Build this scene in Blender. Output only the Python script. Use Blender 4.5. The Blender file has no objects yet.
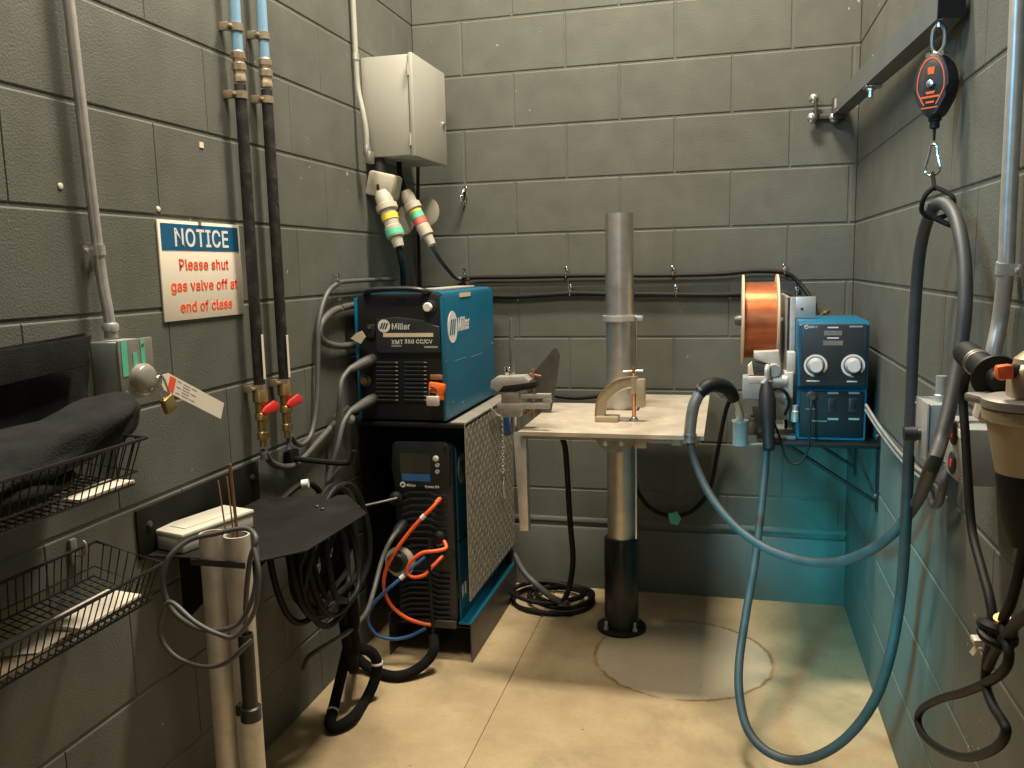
import bpy, bmesh, math, random
from mathutils import Vector, Matrix, Euler
V = Vector
random.seed(7)
SC = bpy.context.scene
COL = SC.collection
UP, XA, YA = V((0, 0, 1)), V((1, 0, 0)), V((0, 1, 0))
# world: left wall x = 0, right wall x = W, back wall y = 0, floor z = 0
W = 1.6454
U = .2032                                   # block course
# ------------------------------------------------------------------ camera
FPX = 844.5
CAM = V((1.2093, -3.261, 1.2941))
RX, RZL, RZ = -.1372, -.0237, .2516
ROT = Matrix.Rotation(RZ, 3, 'Z') @ Matrix.Rotation(math.pi / 2 + RX, 3, 'X') @ Matrix.Rotation(RZL, 3, 'Z')
cd = bpy.data.cameras.new('camera')
cd.sensor_width = 36
cd.lens = FPX / 1024 * 36
cd.clip_start = .02
cam = bpy.data.objects.new('camera', cd)
cam.matrix_world = Matrix.Translation(CAM) @ ROT.to_4x4()
COL.objects.link(cam)
SC.camera = cam
# measuring helpers: where the sight line of a photo pixel meets a real plane of the room
def hit(px, py, ax, v):
    d = ROT @ V(((px - 512) / FPX, (384 - py) / FPX, -1))
    return CAM + d * ((v - CAM[ax]) / d[ax])
def onx(px, py, x): return hit(px, py, 0, x)
def ony(px, py, y): return hit(px, py, 1, y)
def onz(px, py, z): return hit(px, py, 2, z)
def pj(p):
    c = ROT.transposed() @ (V(p) - CAM)
    return (512 + FPX * c[0] / -c[2], 384 - FPX * c[1] / -c[2])
# ------------------------------------------------------------------ materials
MATS = {}
def mat(name, col, rough=.5, metal=0., var=.12, vscale=18., bump=0., bscale=120., dirt=None, dscale=6., damt=.45, spec=.5, coat=0, trans=0, specks=None):
    m = bpy.data.materials.new(name); m.use_nodes = True
    nt = m.node_tree; N = nt.nodes; Lk = nt.links
    b = N['Principled BSDF']
    b.inputs['Roughness'].default_value = rough
    b.inputs['Metallic'].default_value = metal
    b.inputs['Specular IOR Level'].default_value = spec
    b.inputs['Coat Weight'].default_value = coat
    b.inputs['Transmission Weight'].default_value = trans
    tc = N.new('ShaderNodeTexCoord')
    n = N.new('ShaderNodeTexNoise'); n.inputs['Scale'].default_value = vscale; n.inputs['Detail'].default_value = 5
    Lk.new(tc.outputs['Object'], n.inputs['Vector'])
    r = N.new('ShaderNodeValToRGB')
    c = V(col)
    r.color_ramp.elements[0].position = .3; r.color_ramp.elements[1].position = .7
    r.color_ramp.elements[0].color = (*(c * (1 - var)), 1)
    r.color_ramp.elements[1].color = (*(c * (1 + var)), 1)
    Lk.new(n.outputs['Fac'], r.inputs['Fac'])
    out = r.outputs['Color']
    if dirt:
        n2 = N.new('ShaderNodeTexNoise'); n2.inputs['Scale'].default_value = dscale; n2.inputs['Detail'].default_value = 8
        n2.inputs['Roughness'].default_value = .65
        Lk.new(tc.outputs['Object'], n2.inputs['Vector'])
        rr = N.new('ShaderNodeValToRGB'); rr.color_ramp.elements[0].position = .48; rr.color_ramp.elements[1].position = .7
        rr.color_ramp.elements[1].color = (damt, damt, damt, 1)
        Lk.new(n2.outputs['Fac'], rr.inputs['Fac'])
        mx = N.new('ShaderNodeMixRGB'); mx.inputs['Color2'].default_value = (*dirt, 1)
        Lk.new(rr.outputs['Color'], mx.inputs['Fac']); Lk.new(out, mx.inputs['Color1']); out = mx.outputs['Color']
    if specks:
        n4 = N.new('ShaderNodeTexNoise'); n4.inputs['Scale'].default_value = 42; n4.inputs['Detail'].default_value = 2
        Lk.new(tc.outputs['Object'], n4.inputs['Vector'])
        n5 = N.new('ShaderNodeTexNoise'); n5.inputs['Scale'].default_value = 2.6; Lk.new(tc.outputs['Object'], n5.inputs['Vector'])
        ad = N.new('ShaderNodeMath'); ad.operation = 'MULTIPLY_ADD'; ad.inputs[1].default_value = .35
        Lk.new(n5.outputs['Fac'], ad.inputs[0]); Lk.new(n4.outputs['Fac'], ad.inputs[2])
        r5 = N.new('ShaderNodeValToRGB'); r5.color_ramp.elements[0].position = .945; r5.color_ramp.elements[1].position = .96
        r5.color_ramp.elements[1].color = (.8, .8, .8, 1); Lk.new(ad.outputs[0], r5.inputs['Fac'])
        mx5 = N.new('ShaderNodeMixRGB'); mx5.inputs['Color2'].default_value = (*specks, 1)
        Lk.new(r5.outputs['Color'], mx5.inputs['Fac']); Lk.new(out, mx5.inputs['Color1']); out = mx5.outputs['Color']
    Lk.new(out, b.inputs['Base Color'])
    if bump:
        n3 = N.new('ShaderNodeTexNoise'); n3.inputs['Scale'].default_value = bscale; n3.inputs['Detail'].default_value = 4
        Lk.new(tc.outputs['Object'], n3.inputs['Vector'])
        bp = N.new('ShaderNodeBump'); bp.inputs['Strength'].default_value = bump; bp.inputs['Distance'].default_value = .004
        Lk.new(n3.outputs['Fac'], bp.inputs['Height']); Lk.new(bp.outputs['Normal'], b.inputs['Normal'])
    MATS[name] = m
    return m
mat('block_paint', (.108, .112, .092), .62, 0, .12, 9, .32, 210, (.078, .078, .061), 2.2, .55, spec=.3, specks=(.42, .40, .34))
mat('trim_paint', (.094, .097, .079), .5, 0, .1, 9, .3, 120)
mat('galvanized', (.55, .53, .49), .40, .6, .12, 40)
mat('steel', (.60, .58, .55), .28, .95, .10, 60)
mat('brushed_steel', (.60, .565, .52), .38, .9, .10, 30, dirt=(.25, .21, .17), dscale=5, damt=.4)
mat('dull_steel', (.34, .32, .29), .45, .7, .15, 30)
mat('dark_steel', (.085, .08, .072), .45, .6, .2, 25)
mat('chrome', (.75, .74, .72), .15, 1., .05)
mat('table_steel', (.56, .49, .385), .45, .3, .2, 11, .15, 60, (.33, .26, .16), 6, .75)
mat('aluminium', (.62, .57, .49), .42, .25, .12, 22, dirt=(.36, .29, .22), dscale=9, damt=.5)
mat('diamond_steel', (.36, .33, .27), .42, .35, .12, 20)
mat('black_paint', (.008, .0078, .0075), .45, 0, .2, 20, spec=.3)
mat('black_plastic', (.017, .017, .018), .42, 0, .15, 20)
mat('black_rubber', (.009, .009, .009), .55, 0, .2, 25, spec=.3)
mat('black_cloth', (.008, .0078, .0075), .95, 0, .35, 22, .5, 300, spec=.15)
mat('grey_cloth', (.015, .0155, .0155), .95, 0, .3, 25, .5, 260, spec=.2)
mat('shelf_paint', (.012, .0115, .010), .7, 0, .3, 9, spec=.12, dirt=(.030, .028, .023), dscale=8, damt=.5)
mat('cable_grey', (.082, .080, .074), .5, 0, .15, 30)
mat('cable_lightgrey', (.20, .19, .165), .5, 0, .15, 30)
mat('cable_black', (.008, .0078, .0076), .6, 0, .2, 30, spec=.25)
mat('gun_cable', (.036, .038, .038), .55, 0, .18, 25, dirt=(.085, .078, .065), dscale=10, damt=.35)
mat('hose_old', (.008, .0078, .0075), .55, 0, .3, 30, dirt=(.09, .08, .065), dscale=40, damt=.5)
mat('pipe_blue', (.19, .34, .48), .4, 0, .08, 20)
mat('brass', (.55, .38, .15), .35, .9, .12, 40)
mat('bronze', (.55, .45, .33), .35, .8, .15, 40)
mat('red_plastic', (.62, .03, .022), .4, 0, .1)
mat('orange_plastic', (.95, .15, .02), .4, 0, .06)
mat('orange_hose', (.85, .12, .025), .42, 0, .08)
mat('blue_hose', (.035, .12, .30), .45, 0, .1)
mat('machine_blue', (.004, .105, .19), .36, 0, .05, 8, .05, 300)
mat('machine_blue_dark', (.008, .075, .125), .4, 0, .08, 10)
mat('panel_dark', (.007, .008, .009), .5, 0, .1)
mat('panel_slate', (.028, .034, .039), .4, 0, .1)
mat('screen', (.045, .042, .03), .15, 0, .06)
mat('white_print', (.78, .76, .72), .5, 0, .03)
mat('grey_print', (.34, .35, .35), .5, 0, .05)
mat('cream_label', (.72, .60, .42), .55, 0, .06)
mat('sign_cream', (.90, .80, .65), .35, 0, .03, 6)
mat('sign_blue', (.012, .105, .215), .35, 0, .05)
mat('sign_red', (.80, .10, .03), .4, 0, .05)
mat('cabinet_grey', (.36, .355, .30), .45, 0, .03, 6)
mat('box_grey', (.27, .285, .27), .5, 0, .06, 15, dirt=(.45, .42, .36), dscale=15, damt=.4)
mat('connector_grey', (.42, .38, .30), .5, 0, .08, 20)
mat('tape_yellow', (.78, .56, .05), .5)
mat('tape_green', (.10, .50, .30), .5, 0, .1)
mat('tape_red', (.62, .12, .08), .5)
mat('clear_plastic', (.55, .52, .45), .18, 0, .1, trans=.55)
mat('case_plastic', (.62, .60, .50), .35, 0, .05, trans=.1)
mat('paper', (.70, .63, .52), .8, 0, .05, 10)
mat('paper_brown', (.20, .15, .10), .8, 0, .12, 10)
mat('paper_grey', (.42, .36, .29), .8, 0, .12, 10)
mat('copper_wire', (.72, .32, .17), .30, .85, .10, 30)
mat('spool_flange', (.62, .48, .30), .5, 0, .06)
mat('tan_metal', (.42, .34, .22), .42, .35, .12, 14, dirt=(.22, .17, .10), dscale=12, damt=.5)
mat('jib_paint', (.105, .115, .11), .45, .1, .08, 14)
mat('black_sleeve', (.012, .012, .012), .3, 0, .2, 20)
mat('rod_brown', (.28, .15, .09), .45, .5, .15)
mat('rust', (.34, .17, .09), .6, .3, .2, 40)

# concrete floor: mottled slab, saw-cut line and an old round core patch with a rusty rim
def floor_material():
    m = bpy.data.materials.new('concrete'); m.use_nodes = True
    nt = m.node_tree; N = nt.nodes; L = nt.links; b = N['Principled BSDF']
    tc = N.new('ShaderNodeTexCoord')
    def noise(s, d, r=.6):
        n = N.new('ShaderNodeTexNoise'); n.inputs['Scale'].default_value = s; n.inputs['Detail'].default_value = d
        n.inputs['Roughness'].default_value = r; L.new(tc.outputs['Object'], n.inputs['Vector']); return n
    def ramp(src, p0, c0, p1, c1):
        r = N.new('ShaderNodeValToRGB'); e = r.color_ramp.elements
        e[0].position = p0; e[1].position = p1; e[0].color = (*c0, 1); e[1].color = (*c1, 1); L.new(src, r.inputs['Fac']); return r
    def mix(fac, a, bb):
        x = N.new('ShaderNodeMixRGB')
        L.new(fac, x.inputs['Fac']); L.new(a, x.inputs['Color1'])
        if isinstance(bb, tuple): x.inputs['Color2'].default_value = (*bb, 1)
        else: L.new(bb, x.inputs['Color2'])
        return x
    base = ramp(noise(5, 8).outputs['Fac'], .3, (.38, .275, .145), .7, (.52, .40, .225))
    fine = ramp(noise(70, 5).outputs['Fac'], .35, (0, 0, 0), .8, (.35, .35, .35))
    c1 = mix(fine.outputs['Color'], base.outputs['Color'], (.30, .24, .16))
    st = ramp(noise(3.1, 6, .7).outputs['Fac'], .52, (0, 0, 0), .70, (.6, .6, .6))
    c2 = mix(st.outputs['Color'], c1.outputs['Color'], (.25, .19, .11))
    # patch
    def math_(op, a, bval=None):
        x = N.new('ShaderNodeMath'); x.operation = op
        if isinstance(a, (int, float)): x.inputs[0].default_value = a
        else: L.new(a, x.inputs[0])
        if bval is not None:
            if isinstance(bval, (int, float)): x.inputs[1].default_value = bval
            else: L.new(bval, x.inputs[1])
        return x.outputs[0]
    sub = N.new('ShaderNodeVectorMath'); sub.operation = 'SUBTRACT'
    L.new(tc.outputs['Object'], sub.inputs[0]); sub.inputs[1].default_value = (1.075, -.555, 0)
    ln = N.new('ShaderNodeVectorMath'); ln.operation = 'LENGTH'; L.new(sub.outputs[0], ln.inputs[0])
    d = math_('ADD', ln.outputs['Value'], math_('MULTIPLY', math_('SUBTRACT', noise(22, 4).outputs['Fac'], .5), .03))
    inside = ramp(d, .285, (.55, .55, .55), .29, (0, 0, 0))
    c3 = mix(inside.outputs['Color'], c2.outputs['Color'], (.47, .41, .31))
    ring = math_('SUBTRACT', 1, math_('MULTIPLY', math_('ABSOLUTE', math_('SUBTRACT', d, .288)), 110))
    ring = math_('MULTIPLY', math_('MAXIMUM', ring, 0), ramp(noise(9, 3).outputs['Fac'], .36, (0, 0, 0), .5, (1, 1, 1)).outputs['Color'])
    c4 = mix(ring, c3.outputs['Color'], (.22, .10, .03))
    sp = ramp(noise(26, 2).outputs['Fac'], .73, (0, 0, 0), .76, (.8, .8, .8))
    c5 = mix(sp.outputs['Color'], c4.outputs['Color'], (.12, .09, .05))
    L.new(c5.outputs['Color'], b.inputs['Base Color'])
    b.inputs['Roughness'].default_value = .62
    bp = N.new('ShaderNodeBump'); bp.inputs['Strength'].default_value = .15; bp.inputs['Distance'].default_value = .003
    L.new(noise(90, 5).outputs['Fac'], bp.inputs['Height']); L.new(bp.outputs['Normal'], b.inputs['Normal'])
    MATS['concrete'] = m
floor_material()

# ------------------------------------------------------------------ mesh builder
def frame_from(d, hint=None):
    d = V(d).normalized()
    h = hint or (UP if abs(d.z) < .95 else XA)
    a = h.cross(d).normalized(); return a, d.cross(a).normalized(), d
class MB:
    def __init__(s, T=None):
        s.bm = bmesh.new(); s.T = T or Matrix.Identity(4)
    def _v(s, p): return s.bm.verts.new(s.T @ V(p))
    def face(s, pts):
        return s.bm.faces.new([s._v(p) for p in pts])
    def box(s, c, sz, rot=None, bev=0., seg=2):
        c = V(c); R = rot.to_matrix() if isinstance(rot, Euler) else (rot or Matrix.Identity(3))
        h = V(sz) / 2
        vs = [s._v(c + R @ V((sx * h.x, sy * h.y, sz_ * h.z))) for sx in (-1, 1) for sy in (-1, 1) for sz_ in (-1, 1)]
        fs = [(0, 1, 3, 2), (4, 6, 7, 5), (0, 4, 5, 1), (2, 3, 7, 6), (0, 2, 6, 4), (1, 5, 7, 3)]
        F = [s.bm.faces.new([vs[i] for i in f]) for f in fs]
        if bev:
            es = list({e for f in F for e in f.edges})
            bmesh.ops.bevel(s.bm, geom=es, offset=bev, segments=seg, profile=.5, affect='EDGES')
        return s
    def bb(s, lo, hi, bev=0.):
        lo, hi = V(lo), V(hi)
        return s.box((lo + hi) / 2, [abs(x) for x in (hi - lo)], None, bev)
    def rings(s, rings, closed=False, caps=True):
        R = [[s._v(p) for p in r] for r in rings]
        n = len(R[0]); m = len(R)
        for i in range(m if closed else m - 1):
            a, b = R[i], R[(i + 1) % m]
            for j in range(n):
                s.bm.faces.new((a[j], a[(j + 1) % n], b[(j + 1) % n], b[j]))
        if caps and not closed:
            s.bm.faces.new(R[0][::-1]); s.bm.faces.new(R[-1])
        return s
    def cyl(s, p0, p1, r, r1=None, n=24):
        return s.lathe(p0, V(p1) - V(p0), [(0, r), ((V(p1) - V(p0)).length, r if r1 is None else r1)], n)
    def lathe(s, o, axis, prof, n=24, caps=True, ang=0):
        a, b, d = frame_from(axis); o = V(o)
        return s.rings([[o + d * t + (a * math.cos(ang + 2 * math.pi * k / n) + b * math.sin(ang + 2 * math.pi * k / n)) * max(r, 1e-5) for k in range(n)] for t, r in prof], caps=caps)
    def pipe(s, o, axis, L, ro, ri, n=28):
        return s.lathe(o, axis, [(L - .3 * L, ri), (L, ri), (L, ro), (0, ro), (0, ri), (L * .3, ri)], n, caps=True)
    def tube(s, pts, r, n=10, sub=6, closed=False, flat=None):
        P = smooth_path(pts, sub, closed)
        rad = r if callable(r) else (lambda t: r)
        m = len(P); rings = []; a = None
        for i, p in enumerate(P):
            if closed: t = P[(i + 1) % m] - P[i - 1]
            else: t = P[min(i + 1, m - 1)] - P[max(i - 1, 0)]
            t.normalize()
            if a is None: a, b, _ = frame_from(t)
            a = (a - t * a.dot(t)).normalized(); b = t.cross(a)
            rr = rad(i / max(1, m - 1))
            rings.append([p + (a * math.cos(2 * math.pi * k / n) + b * math.sin(2 * math.pi * k / n) * (flat or 1)) * rr for k in range(n)])
        return s.rings(rings, closed=closed)
    def bar(s, pts, w, h, up=UP):
        P = [V(p) for p in pts]; rings = []
        for i, p in enumerate(P):
            t = (P[min(i + 1, len(P) - 1)] - P[max(i - 1, 0)]).normalized()
            a = up.cross(t).normalized(); b = t.cross(a)
            rings.append([p + a * w / 2 * x + b * h / 2 * y for x, y in ((-1, -1), (1, -1), (1, 1), (-1, 1))])
        return s.rings(rings)
    def prism(s, poly, ext, bev=0.):
        ext = V(ext); A = [V(p) for p in poly]
        va = [s._v(p) for p in A]; vb = [s._v(p + ext) for p in A]; n = len(A)
        F = [s.bm.faces.new(va[::-1]), s.bm.faces.new(vb)]
        for i in range(n): F.append(s.bm.faces.new((va[i], va[(i + 1) % n], vb[(i + 1) % n], vb[i])))
        if bev:
            es = list({e for f in F[:2] for e in f.edges})
            bmesh.ops.bevel(s.bm, geom=es, offset=bev, segments=2, profile=.5, affect='EDGES')
        return s
    def ball(s, c, r, sc=(1, 1, 1), R=None, u=20, v=12):
        c = V(c); R = R or Matrix.Identity(3); sc = V(sc)
        prof = [(-math.cos(math.pi * i / v), math.sin(math.pi * i / v)) for i in range(v + 1)]
        return s.rings([[c + R @ V((max(q, 1e-4) * math.cos(2 * math.pi * k / u) * sc.x, max(q, 1e-4) * math.sin(2 * math.pi * k / u) * sc.y, z * sc.z)) * r for k in range(u)] for z, q in prof])
    def torus(s, c, axis, R, r, n=28, m=10, sx=1., sy=1., hint=None):
        a, b, d = frame_from(axis, hint); c = V(c)
        return s.tube([c + a * R * sx * math.cos(2 * math.pi * k / n) + b * R * sy * math.sin(2 * math.pi * k / n) for k in range(n)], r, m, 1, True)
    def build(s, name, m, parent=None, sharp=38, label=None):
        bm = s.bm
        bmesh.ops.recalc_face_normals(bm, faces=bm.faces)
        o = finish(name, bm, m, parent, sharp)
        if label: o['label'] = label
        return o
def smooth_path(pts, sub, closed=False):
    P = [V(p) for p in pts]
    if sub <= 1 or len(P) < 3: return P
    out = []; n = len(P)
    for i in range(n if closed else n - 1):
        if closed: p0, p1, p2, p3 = P[i - 1], P[i], P[(i + 1) % n], P[(i + 2) % n]
        else: p0, p1, p2, p3 = P[max(i - 1, 0)], P[i], P[i + 1], P[min(i + 2, n - 1)]
        for k in range(sub):
            t = k / sub
            out.append(.5 * (2 * p1 + (p2 - p0) * t + (2 * p0 - 5 * p1 + 4 * p2 - p3) * t * t + (3 * p1 - p0 - 3 * p2 + p3) * t ** 3))
    if not closed: out.append(P[-1])
    return out
def finish(name, bm, m, parent, sharp=38):
    if parent is not None: off = WORLD[parent.name]
    else:
        lo = V((min(v.co.x for v in bm.verts), min(v.co.y for v in bm.verts), min(v.co.z for v in bm.verts)))
        hi = V((max(v.co.x for v in bm.verts), max(v.co.y for v in bm.verts), max(v.co.z for v in bm.verts)))
        off = V(((lo.x + hi.x) / 2, (lo.y + hi.y) / 2, lo.z))
        if name in KEEP: off = V((0, 0, 0))
    for v in bm.verts: v.co -= off
    me = bpy.data.meshes.new(name)
    bm.to_mesh(me); bm.free()
    me.materials.append(MATS[m])
    me.polygons.foreach_set('use_smooth', [True] * len(me.polygons))
    me.set_sharp_from_angle(angle=math.radians(sharp))
    o = bpy.data.objects.new(name, me); COL.objects.link(o)
    WORLD[o.name] = off
    if parent is not None: o.parent = parent
    else: o.location = off
    return o
WORLD = {}
KEEP = {'wall_back', 'wall_left', 'wall_right', 'floor'}
def tag(o, label, cat, group=None):
    o['label'] = label; o['category'] = cat
    if group: o['group'] = group
    return o
def thing(name, loc, label, cat, group=None):
    o = bpy.data.objects.new(name, None); COL.objects.link(o)
    o.empty_display_size = .05
    o.location = V(loc); WORLD[o.name] = V(loc)
    return tag(o, label, cat, group)
# a sub-part is parented to a mesh whose vertices are stored relative to its root: same offset
import os
FONT = None
try:
    FONT = bpy.data.fonts.load(os.path.join(bpy.utils.resource_path('LOCAL'), 'datafiles', 'fonts', 'Inter.woff2'))   # the sans face shipped with Blender
except Exception: FONT = None
def text(name, body, size, org, xd, yd, m, parent, align='CENTER', bold=0., ext=.0006, sx=1., shear=0.):
    c = bpy.data.curves.new(name, 'FONT'); c.body = body; c.size = size; c.align_x = align; c.align_y = 'CENTER'
    c.extrude = ext; c.offset = bold; c.shear = shear; c.resolution_u = 3
    if FONT: c.font = FONT; c.size = size * 1.08; c.offset = bold * .45; c.space_character = 1.06
    t = bpy.data.objects.new(name, c); COL.objects.link(t)
    dg = bpy.context.evaluated_depsgraph_get()
    me = bpy.data.meshes.new_from_object(t.evaluated_get(dg))
    bpy.data.objects.remove(t); bpy.data.curves.remove(c)
    bm = bmesh.new(); bm.from_mesh(me); bpy.data.meshes.remove(me)
    xd, yd, org = V(xd).normalized(), V(yd).normalized(), V(org); zd = xd.cross(yd)
    for v in bm.verts: v.co = org + xd * v.co.x * sx + yd * v.co.y + zd * v.co.z
    return finish(name, bm, m, parent)
def struct(o): o['kind'] = 'structure'; return o

# ================================================================== THE ROOM
def block_wall(name, to3, a0, a1, joints_even, joints_odd, rows, gv=.003):
    """courses of painted blocks with recessed mortar; to3(a, z, d) -> world, d outward from the wall face"""
    b = MB(); g = .0034; bw = .0036; dep = .0024
    def quad(a, z, a2, z2, d): return [to3(a, z, d), to3(a2, z, d), to3(a2, z2, d), to3(a, z2, d)]
    for k in range(rows):
        J = [a0] + [j for j in (joints_even if k % 2 == 0 else joints_odd) if a0 + .02 < j < a1 - .02] + [a1]
        for i in range(len(J) - 1):
            l, r = J[i] + (gv if i else 0), J[i + 1] - (gv if i < len(J) - 2 else 0)
            lo, hi = k * U + g, (k + 1) * U - g
            if k == 0: lo = 0
            outer = quad(l, lo, r, hi, -dep)
            bv = bw if gv > .002 else .0012
            mid = quad(l + bv * .45, lo + bw * .45, r - bv * .45, hi - bw * .45, -dep * .3)
            inner = quad(l + bv, lo + bw, r - bv, hi - bw, 0)
            vo = [b._v(p) for p in outer]; vm = [b._v(p) for p in mid]; vi = [b._v(p) for p in inner]
            for x, y in ((vo, vm), (vm, vi)):
                for j in range(4): b.bm.faces.new((x[j], x[(j + 1) % 4], y[(j + 1) % 4], y[j]))
            b.bm.faces.new(vi)
    H = rows * U
    b.face(quad(a0, 0, a1, H, -dep))
    # back of the wall, so it has thickness
    p = quad(a0, 0, a1, H, -dep); q = quad(a0, 0, a1, H, -.12)
    vp = [b._v(x) for x in p]; vq = [b._v(x) for x in q]
    b.bm.faces.new(vq)
    for j in range(4): b.bm.faces.new((vp[j], vp[(j + 1) % 4], vq[(j + 1) % 4], vq[j]))
    return struct(b.build(name, 'block_paint', sharp=12))
x0 = .2001
odd = [x0 + U * k for k in (-1, 1, 3, 5, 7, 9)]
even = [x0 + U * k for k in (0, 2, 4, 6, 8)]
block_wall('wall_back', lambda a, z, d: V((a, -d, z)), 0, W, even, odd, 15)
yl = onx(286, 45, 0).y
block_wall('wall_left', lambda a, z, d: V((d, a, z)), -3.9, 0, [yl + .4064 * k for k in range(-8, 5)], [yl + .2032 + .4064 * k for k in range(-8, 5)], 15, .0008)
yr = onx(951, 180, W).y
block_wall('wall_right', lambda a, z, d: V((W - d, a, z)), -3.9, 0, [yr + .2032 + .4064 * k for k in range(-8, 8)], [yr + .4064 * k for k in range(-8, 8)], 15, .0008)
# floor slab split along the saw cut
p1, p2 = onz(465, 768, 0), onz(530, 640, 0)
dx = (p2 - p1) / (p2.y - p1.y)
def cut(y): return p1.x + dx.x * (y - p1.y)
b = MB(); g = .0025
for s_ in (-1, 1):
    far = -.15 if s_ < 0 else W + .15
    poly = [V((cut(-4.2) + s_ * g, -4.2, 0)), V((cut(.15) + s_ * g, .15, 0)), V((far, .15, 0)), V((far, -4.2, 0))]
    b.prism(poly, (0, 0, -.1), .0015)
b.bb((-.15, -4.2, -.12), (W + .15, .15, -.006))
struct(b.build('floor', 'concrete'))
b = MB()
b.prism([V((0, 0, 0)), V((0, -.014, 0)), V((0, -.014, .243)), V((0, -.008, .252)), V((0, 0, .252))], (W, 0, 0))
b.prism([V((0, 0, .272)), V((0, -.007, .272)), V((0, -.007, .280)), V((0, 0, .290))], (W, 0, 0))
struct(b.build('baseboard_back', 'trim_paint'))

# ================================================================== LEFT WALL
def strap(b, c, r, wall, ax, wdt=.016):
    """two-ear pipe strap round a pipe of radius r at c, pipe along ax, wall = unit vector towards the wall"""
    c, ax, wall = V(c), V(ax).normalized(), V(wall); s_ = ax.cross(wall)
    pts = [c + s_ * (r + .016) + wall * r, c + s_ * (r + .003) + wall * r]
    for k in range(9):
        a = math.pi * k / 8; pts.append(c + (s_ * math.cos(a) - wall * math.sin(a)) * (r + .0015))
    pts += [c - s_ * (r + .003) + wall * r, c - s_ * (r + .016) + wall * r]
    rings = []
    for i, p in enumerate(pts):
        t = (pts[min(i + 1, len(pts) - 1)] - pts[max(i - 1, 0)]).normalized(); n = ax.cross(t)
        rings.append([p + ax * wdt / 2 * u + n * .0012 * w for u, w in ((-1, -1), (1, -1), (1, 1), (-1, 1))])
    b.rings(rings)
    for k in (1, -1):
        q = c + s_ * k * (r + .011) + wall * (r - .002); b.lathe(q, -wall, [(0, .005), (.003, .005), (.004, .003)], 10)

WL = V((-1, 0, 0)); WR = V((1, 0, 0)); WB = V((0, 1, 0))
# conduit with the switch box
lc = V((.022, -1.872, 0))
t = thing('conduit', (.03, -1.86, 1.19), 'bare metal conduit running down the left wall into the gas switch box', 'conduit')
pp = [onx(62, -60, .022), onx(72, 30, .022), onx(90, 185, .022), onx(98, 250, .022), onx(103, 285, .026), onx(108, 312, .032), onx(111, 334, .034)]
MB().tube(pp, .0105, 14).build('pipe', 'galvanized', t)
b = MB(); strap(b, onx(98, 250, .022), .0105, WL, pp[3] - pp[2], .02); b.build('strap', 'galvanized', t)
e = pp[-1]
MB().lathe(e + V((0, 0, .022)), -UP, [(0, .013), (.004, .0155), (.014, .0155), (.016, .013), (.03, .013)], 16).build('coupling', 'galvanized', t)

bx = onx(96, 338, .0); by0, by1 = -1.868, -1.772
t = thing('switch_box', (.0, -1.82, 1.045), 'small grey electrical switch box with green tape strips and a clear round knob cover', 'switch box')
bz0, bz1 = 1.055, 1.168
MB().bb((.0, by0, bz0), (.062, by1, bz1), .004).build('housing', 'box_grey', t)
MB().bb((.062, by0 - .003, bz0 - .003), (.067, by1 + .003, bz1 + .003), .002).build('cover', 'dull_steel', t)
for y0, w_, z0, z1 in ((by0 + .004, .016, bz0 + .045, bz1), (by0 + .036, .012, bz0 + .062, bz1 - .025), (by0 + .06, .012, bz0 + .062, bz1)):
    MB().bb((.067, y0, z0), (.0682, y0 + w_, z1)).build('tape_strip', 'tape_green', t, label='green tape strip')
kc = V((.067, -1.815, bz0 + .036))
MB().lathe(kc, XA, [(0, .030), (.014, .030), (.020, .026), (.024, .016)], 24).build('knob_cover', 'clear_plastic', t, label='clear round knob cover')
b = MB(); b.box(kc + V((.012, 0, .003)), (.022, .012, .034), None, .003); b.lathe(kc, XA, [(0, .018), (.008, .018)], 20); b.build('knob', 'black_plastic', t)
for q in ((by0 + .012, bz0 + .012), (by1 - .012, bz0 + .012), (by1 - .03, bz1 - .01)): MB().lathe((.067, *q), XA, [(0, .004), (.002, .004), (.003, .002)], 10).build('screw', 'steel', t)
# padlock and tag
pk = kc + V((.018, .034, -.004))
t = thing('padlock', pk, 'brass padlock hanging open-shackled from the knob cover of the gas switch box', 'padlock')
t['label'] = 'brass padlock hanging from the clear knob cover of the switch box'
R = Euler((math.radians(22), 0, 0)).to_matrix()
T = Matrix.Translation(pk) @ R.to_4x4()
MB(T).box((0, 0, -.062), (.014, .032, .034), None, .003).build('body', 'brass', t)
MB(T).tube([V((0, .011, -.046)), V((0, .011, -.01)), V((0, .006, .002)), V((0, -.006, .002)), V((0, -.011, -.01)), V((0, -.011, -.046))], .0028, 8).build('shackle', 'steel', t)
c0, c1 = onx(161, 379, .085), onx(222, 411, .085)
d = (c1 - c0).normalized(); n_ = d.cross(XA).normalized()
t = thing('lockout_tag', c1, 'white cardboard danger tag with a red block hanging off the padlock', 'tag')
Lg = (c1 - c0).length; hw = .019
poly = [c0 - n_ * hw * .45, c0 + n_ * hw * .45, c0 + d * .018 + n_ * hw, c1 + n_ * hw, c1 - n_ * hw, c0 + d * .018 - n_ * hw]
MB().prism(poly, (.0012, 0, 0)).build('card', 'paper', t)
MB().prism([c0 + d * .024 + n_ * hw * .8 + XA * .0012, c0 + d * .045 + n_ * hw * .8 + XA * .0012, c0 + d * .045 - n_ * hw * .8 + XA * .0012, c0 + d * .024 - n_ * hw * .8 + XA * .0012], (.0005, 0, 0)).build('red_block', 'sign_red', t, label='red printed block')
b = MB()
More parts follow.
